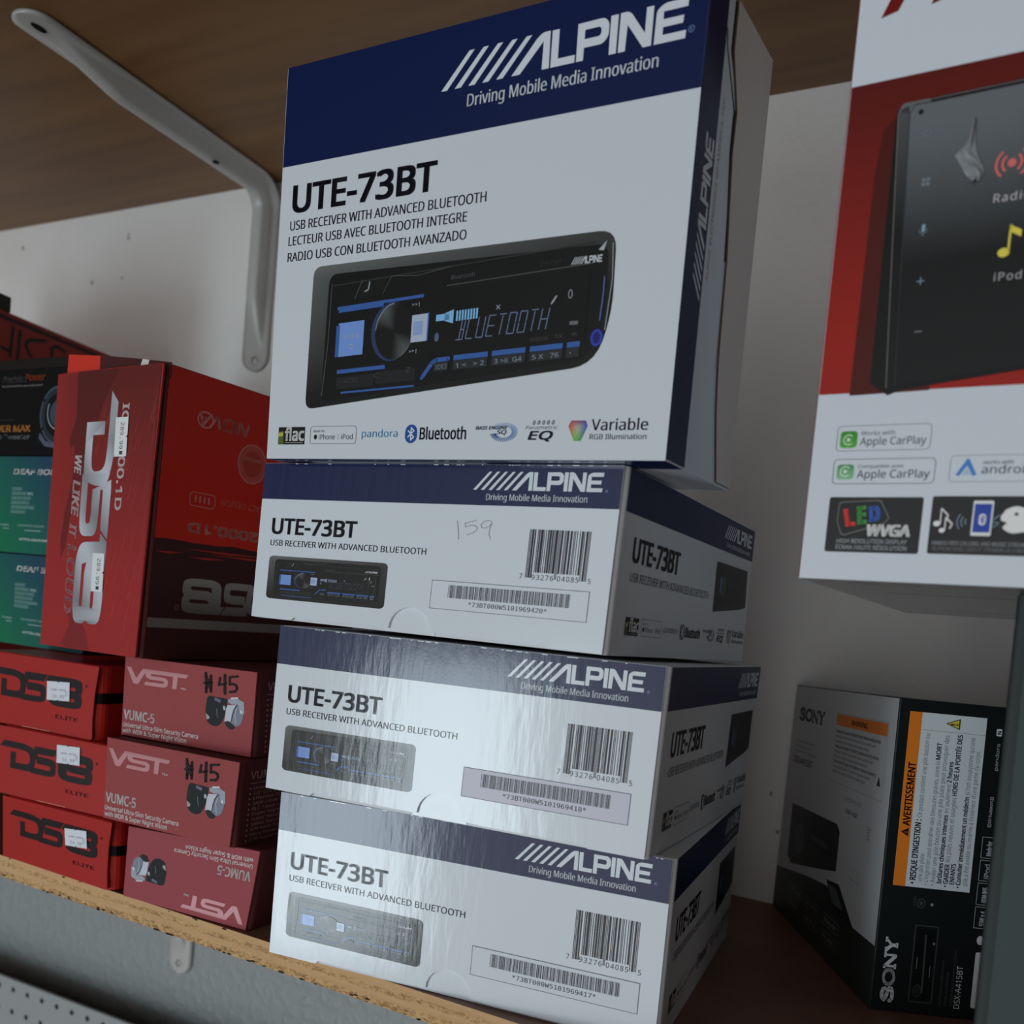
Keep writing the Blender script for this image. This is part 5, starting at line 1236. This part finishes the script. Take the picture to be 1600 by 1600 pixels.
# ------------------------------------------------------------------ rotated black and white receiver carton
def sony():
    c = BOX['s']; root = root_of('receiver_carton', 's', 'black and silver-grey receiver carton standing on its side behind, orange warning label in French', 'box')
    g = Geo(); g.bm(hexa_bm(c, 0, .0006), K(24, 26, 27))
    s = Sheet(face(c, 'F'), 83, 165); T_ = lambda b, x, y, w, h, c_, L=2, **k: s.text(b, x, y, w, h, c_, L, rot=90, **k)
    bk = K(20, 24, 25); s.rect(.8, .6, 82.4, 164.4, bk, 1)
    wt = K(180, 182, 186); gr = K(96, 98, 100)
    def serif_sony(x, y, w, h, rot, col, L):
        """slab-serif wordmark from strokes; w along the text, h its height"""
        ca, sa = math.cos(math.radians(rot)), math.sin(math.radians(rot))
        F = lambda a, b: (x + a * w * ca - b * h * sa, y + a * w * sa + b * h * ca)
        t = .055 * w; th = .035 * w
        S_ = lambda pts, tt, cap=True: s.stroke([F(*p_) for p_ in pts], tt, col, L, cap)
        S_([(.20, .72), (.19, .88), (.12, .97), (.05, .92), (.02, .74), (.06, .6), (.14, .48), (.21, .36), (.21, .16), (.13, .03), (.05, .05), (.01, .24)], t)
        S_([(.2, .68), (.2, .96)], th, False); S_([(.012, .04), (.012, .3)], th, False)
        for i in range(24):
            a = 2 * math.pi * i / 24; b = 2 * math.pi * (i + 1) / 24
            S_([(.385 + .115 * math.cos(a), .5 + .46 * math.sin(a)), (.385 + .115 * math.cos(b), .5 + .46 * math.sin(b))], th + (t - th) * abs(math.cos(a)))
        S_([(.56, 0.02), (.56, .98)], th); S_([(.55, .98), (.73, .02)], t, False); S_([(.735, .02), (.735, .98)], th)
        for a in (.56, .735): S_([(a - .04, .975 if a > .6 else .03), (a + .04, .975 if a > .6 else .03)], th, False)
        S_([(.52, .975), (.58, .975)], th, False)
        S_([(.81, .98), (.895, .48)], t, False); S_([(.985, .98), (.895, .48)], th, False); S_([(.895, .5), (.895, .02)], t, False)
        for a, b in ((.82, .975), (.98, .975), (.895, .03)): S_([(a - .04, b), (a + .04, b)], th, False)
    serif_sony(11.2, 5.2, 33.4, 5.8, 90, wt, 2)
    s.frame(19.4, 6.2, 31.6, 47.2, .8, .5, K(60, 63, 64), 2); s.rr(20.6, 8, 30.2, 45.4, .8, K(14, 16, 17), 2)
    s.stroke([(26, 12), (25.4, 42)], .9, K(60, 63, 63), 3); s.ell(23.5, 12.4, 2.2, 3.4, K(30, 33, 34), 3); s.arc(23.5, 12.4, 2.2, 3.4, .3, K(60, 63, 64), 4); s.stroke([(29, 20), (29, 26)], .4, gr, 3); s.stroke([(22, 24), (22, 30)], .4, gr, 3); s.ell(29.8, 38, .7, .8, gr, 3, 10)
    for i, w in enumerate((24, 18, 30)): T_(('FM/AM DIGITAL MEDIA PLAYER', 'RADIO NUMERIQUE', 'REPRODUCTOR DE MEDIOS DIGITAL')[i], 36.2 + i * 2.9, 6, w, 1.1, K(70, 72, 72), 2)
    T_('DSX-A415BT', 46.0, 5.2, 22.6, 3.0, wt, 2)
    s.arc(21.2, 58.6, 2.2, 2.6, .5, K(60, 60, 58), 2); s.ell(21.2, 58.6, .9, 1.2, K(60, 60, 58), 2, 10); T_('LED', 18.4, 57, 5, 1.1, K(70, 70, 66)); s.ell(26.8, 58.4, .8, .8, K(120, 122, 120), 2, 10)
    # warning label printed on the face
    s.rect(5.7, 66.8, 45.2, 158.5, K(180, 188, 192), 2); s.rect(5.7, 66.8, 12.0, 158.5, K(200, 110, 34), 3)
    s.stroke([(12.2, 149.4), (45, 149.4)], .2, K(120, 124, 128), 3, False)
    s.poly([(7.0, 93), (11, 93), (11, 97.4), (7, 97.4)], K(200, 110, 34), 4); s.poly([(10.9, 93), (7.0, 95.3), (10.9, 97.6)][::-1], K(24, 20, 20), 5); s.text('!', 10.4, 95.0, .5, 1.9, K(200, 110, 34), 6, rot=90, bold=.03)
    T_('AVERTISSEMENT', 11.2, 98.6, 33.6, 3.7, K(24, 20, 20), 4, bold=.03)
    s.poly([(31.8, 151.0), (24.4, 153.8), (31.8, 156.8)], K(60, 58, 40), 4); s.poly([(31.1, 151.8), (25.6, 153.8), (31.1, 156.0)], K(190, 176, 60), 5); s.text('!', 30.6, 153.4, .8, 3.6, K(20, 20, 20), 6, rot=90, bold=.05)
    ik, lt = K(30, 32, 44), K(96, 104, 112)
    rows = [(16.9, 68.6, [('• RISQUE D’INGESTION :', 34, 1, 3.0), (' Ce produit contient une pile bouton ou', 44, 0, 2.4)]),
            (20.2, 70.2, [('une pile plate.', 15, 0, 2.3)]),
            (23.4, 68.6, [('• L’ingestion peut entraîner des blessures graves, voire la', 65, 0, 2.3), ('MORT', 9, 1, 2.3)]),
            (26.9, 68.6, [('• Avaler une pile bouton ou une pile plate peut provoquer des', 79, 0, 2.4)]),
            (30.2, 70.2, [('brûlures chimiques internes', 36, 1, 2.3), ('en seulement', 15, 0, 2.3), ('2 heures', 11, 1, 2.3)]),
            (33.6, 68.6, [('• GARDER', 12, 1, 2.4), ('les piles neuves et usagées', 34, 0, 2.4), ('HORS DE LA PORTÉE DES', 32, 1, 2.4)]),
            (36.8, 70.2, [('ENFANTS', 11, 1, 2.3)]),
            (40.0, 68.6, [('• Consulter immédiatement un médecin', 48, 1, 2.3), ('si l’on soupçonne qu’une', 30, 0, 2.3)]),
            (43.4, 70.2, [('pile a été avalée ou insérée à l’intérieur d’une partie du corps.', 71, 0, 2.3)])]
    for x, y, parts in rows:
        yy = y
        for t, w, b, h in parts:
            T_(t, x, yy, w, h, ik if b else lt, 4, bold=.028 if b else 0); yy += w + 1.0
    T_('pandora', 53.0, 131.8, 14, 1.7, wt, 2, bold=.02); s.rr(50.6, 149.8, 53.4, 153.6, .6, wt, 2); s.text('N', 53, 150.8, 1.8, 1.8, bk, 3, rot=90, bold=.05)
    T_('((siriusxm))', 52.4, 102.0, 16, 1.6, wt, 2, bold=.03)
    for y0, y1, t in ((48.6, 60, '55W x 4'), (61, 72.6, 'EXTRA BASS'), (73.6, 84.6, 'iPod'), (85.6, 96.8, 'Made for')):
        s.frame(49.0, y0, 58, y1, .3, .25, K(150, 152, 156), 2); T_(t, 54.4, y0 + 1.4, (y1 - y0) * .7, 2.6, wt, 2, bold=.03)
    s.rr(51.6, 6.4, 60, 36, 1, wt, 2); s.ell(53.4, 42.4, 2, 2.4, wt, 2, 18)
    g.sheet(s)
    # left face: silver-grey panel with pictures, dark sweep below
    s = Sheet(face(c, 'L'), 170, 165)
    grey = K(150, 152, 154)
    s.rect(.8, .6, 169.4, 164.4, grey, 1, 8, 8)
    s.poly([(.8, .6), (169.4, .6), (169.4, 33.4), (139, 32.8), (95, 44), (60, 40), (6, 31.2), (.8, 31)], K(30, 34, 34), 2)
    serif_sony(14, 141, 48, 8, 0, K(44, 44, 46), 2)
    for i, (w, t) in enumerate(((36, 'Digital Media Player'), (30, 'Radio numérique'), (44, 'Reproductor de medios'))): s.text(t, 12, 125 - i * 3.6, w, 1.8, K(100, 100, 100), 2)
    s.text('DSX-A415BT', 11, 110, 38, 4.6, K(64, 64, 66), 2, bold=.02)
    s.rect(84, 143.2, 159, 150.2, K(176, 96, 40), 2); s.text('WARNING', 108, 145, 24, 3, K(40, 30, 26), 3, bold=.03)
    random.seed(2)
    for i in range(9): s.text('Keep out of reach of children button battery inside product'[: 58 - i * 2], 86, 138.6 - i * 3.1, 66 - (i * 7) % 20, 1.9, K(70, 72, 76), 2, bold=.02 if i % 3 == 0 else 0)
    s.frame(83.6, 108, 160, 151, .3, .25, K(110, 112, 112), 2)
    s.poly([(154, 121), (151.4, 115.6), (156.6, 115.6)], K(50, 50, 50), 2)
    s.text('EXTRA BASS', 110, 100, 24, 2.4, K(90, 92, 94), 2); s.text('USB / AUX', 112, 93, 18, 2.6, K(90, 92, 94), 2, bold=.03); s.text('AUX', 146, 92, 8, 4, K(60, 60, 62), 2, rot=-90)
    s.poly([(19.2, 80.9), (101.9, 83.9), (107.4, 80), (107.4, 56), (60, 46), (27.8, 39.7), (20, 44)], K(26, 27, 28), 3)
    s.ell(40, 60, 9, 11, K(52, 55, 56), 4); s.rect(58, 62, 98, 72, K(12, 13, 14), 4); s.text('PANDORA', 62, 65, 30, 3.4, K(80, 90, 96), 5)
    s.poly(rnd([(94.4, 47.8), (114.3, 50, 2), (139.4, 32.6), (108.1, 33.3, 2)]), K(16, 18, 19), 4); s.poly([(98, 46), (111, 46.6), (124, 37), (107, 36.6)], K(60, 66, 70), 5)
    s.stroke([(127, 58), (142, 58)], .6, K(110, 112, 114), 2); s.stroke([(132, 52), (132, 64), (140, 64), (140, 54)], .5, K(120, 122, 124), 2)
    for i, t in enumerate(('iPod', 'iPhone', 'Bluetooth', 'NFC', 'MP3', 'FLAC')):
        x = 30 + (i % 3) * 32; y = 22 - (i // 3) * 10
        s.frame(x, y - 1.4, x + 26, y + 5.6, .8, .4, K(90, 94, 94), 3); s.text(t, x + 4, y + .6, 18, 3, K(110, 114, 114), 3)
    g.sheet(s)
    g.build('carton_body', M_SATIN, root)
sony()
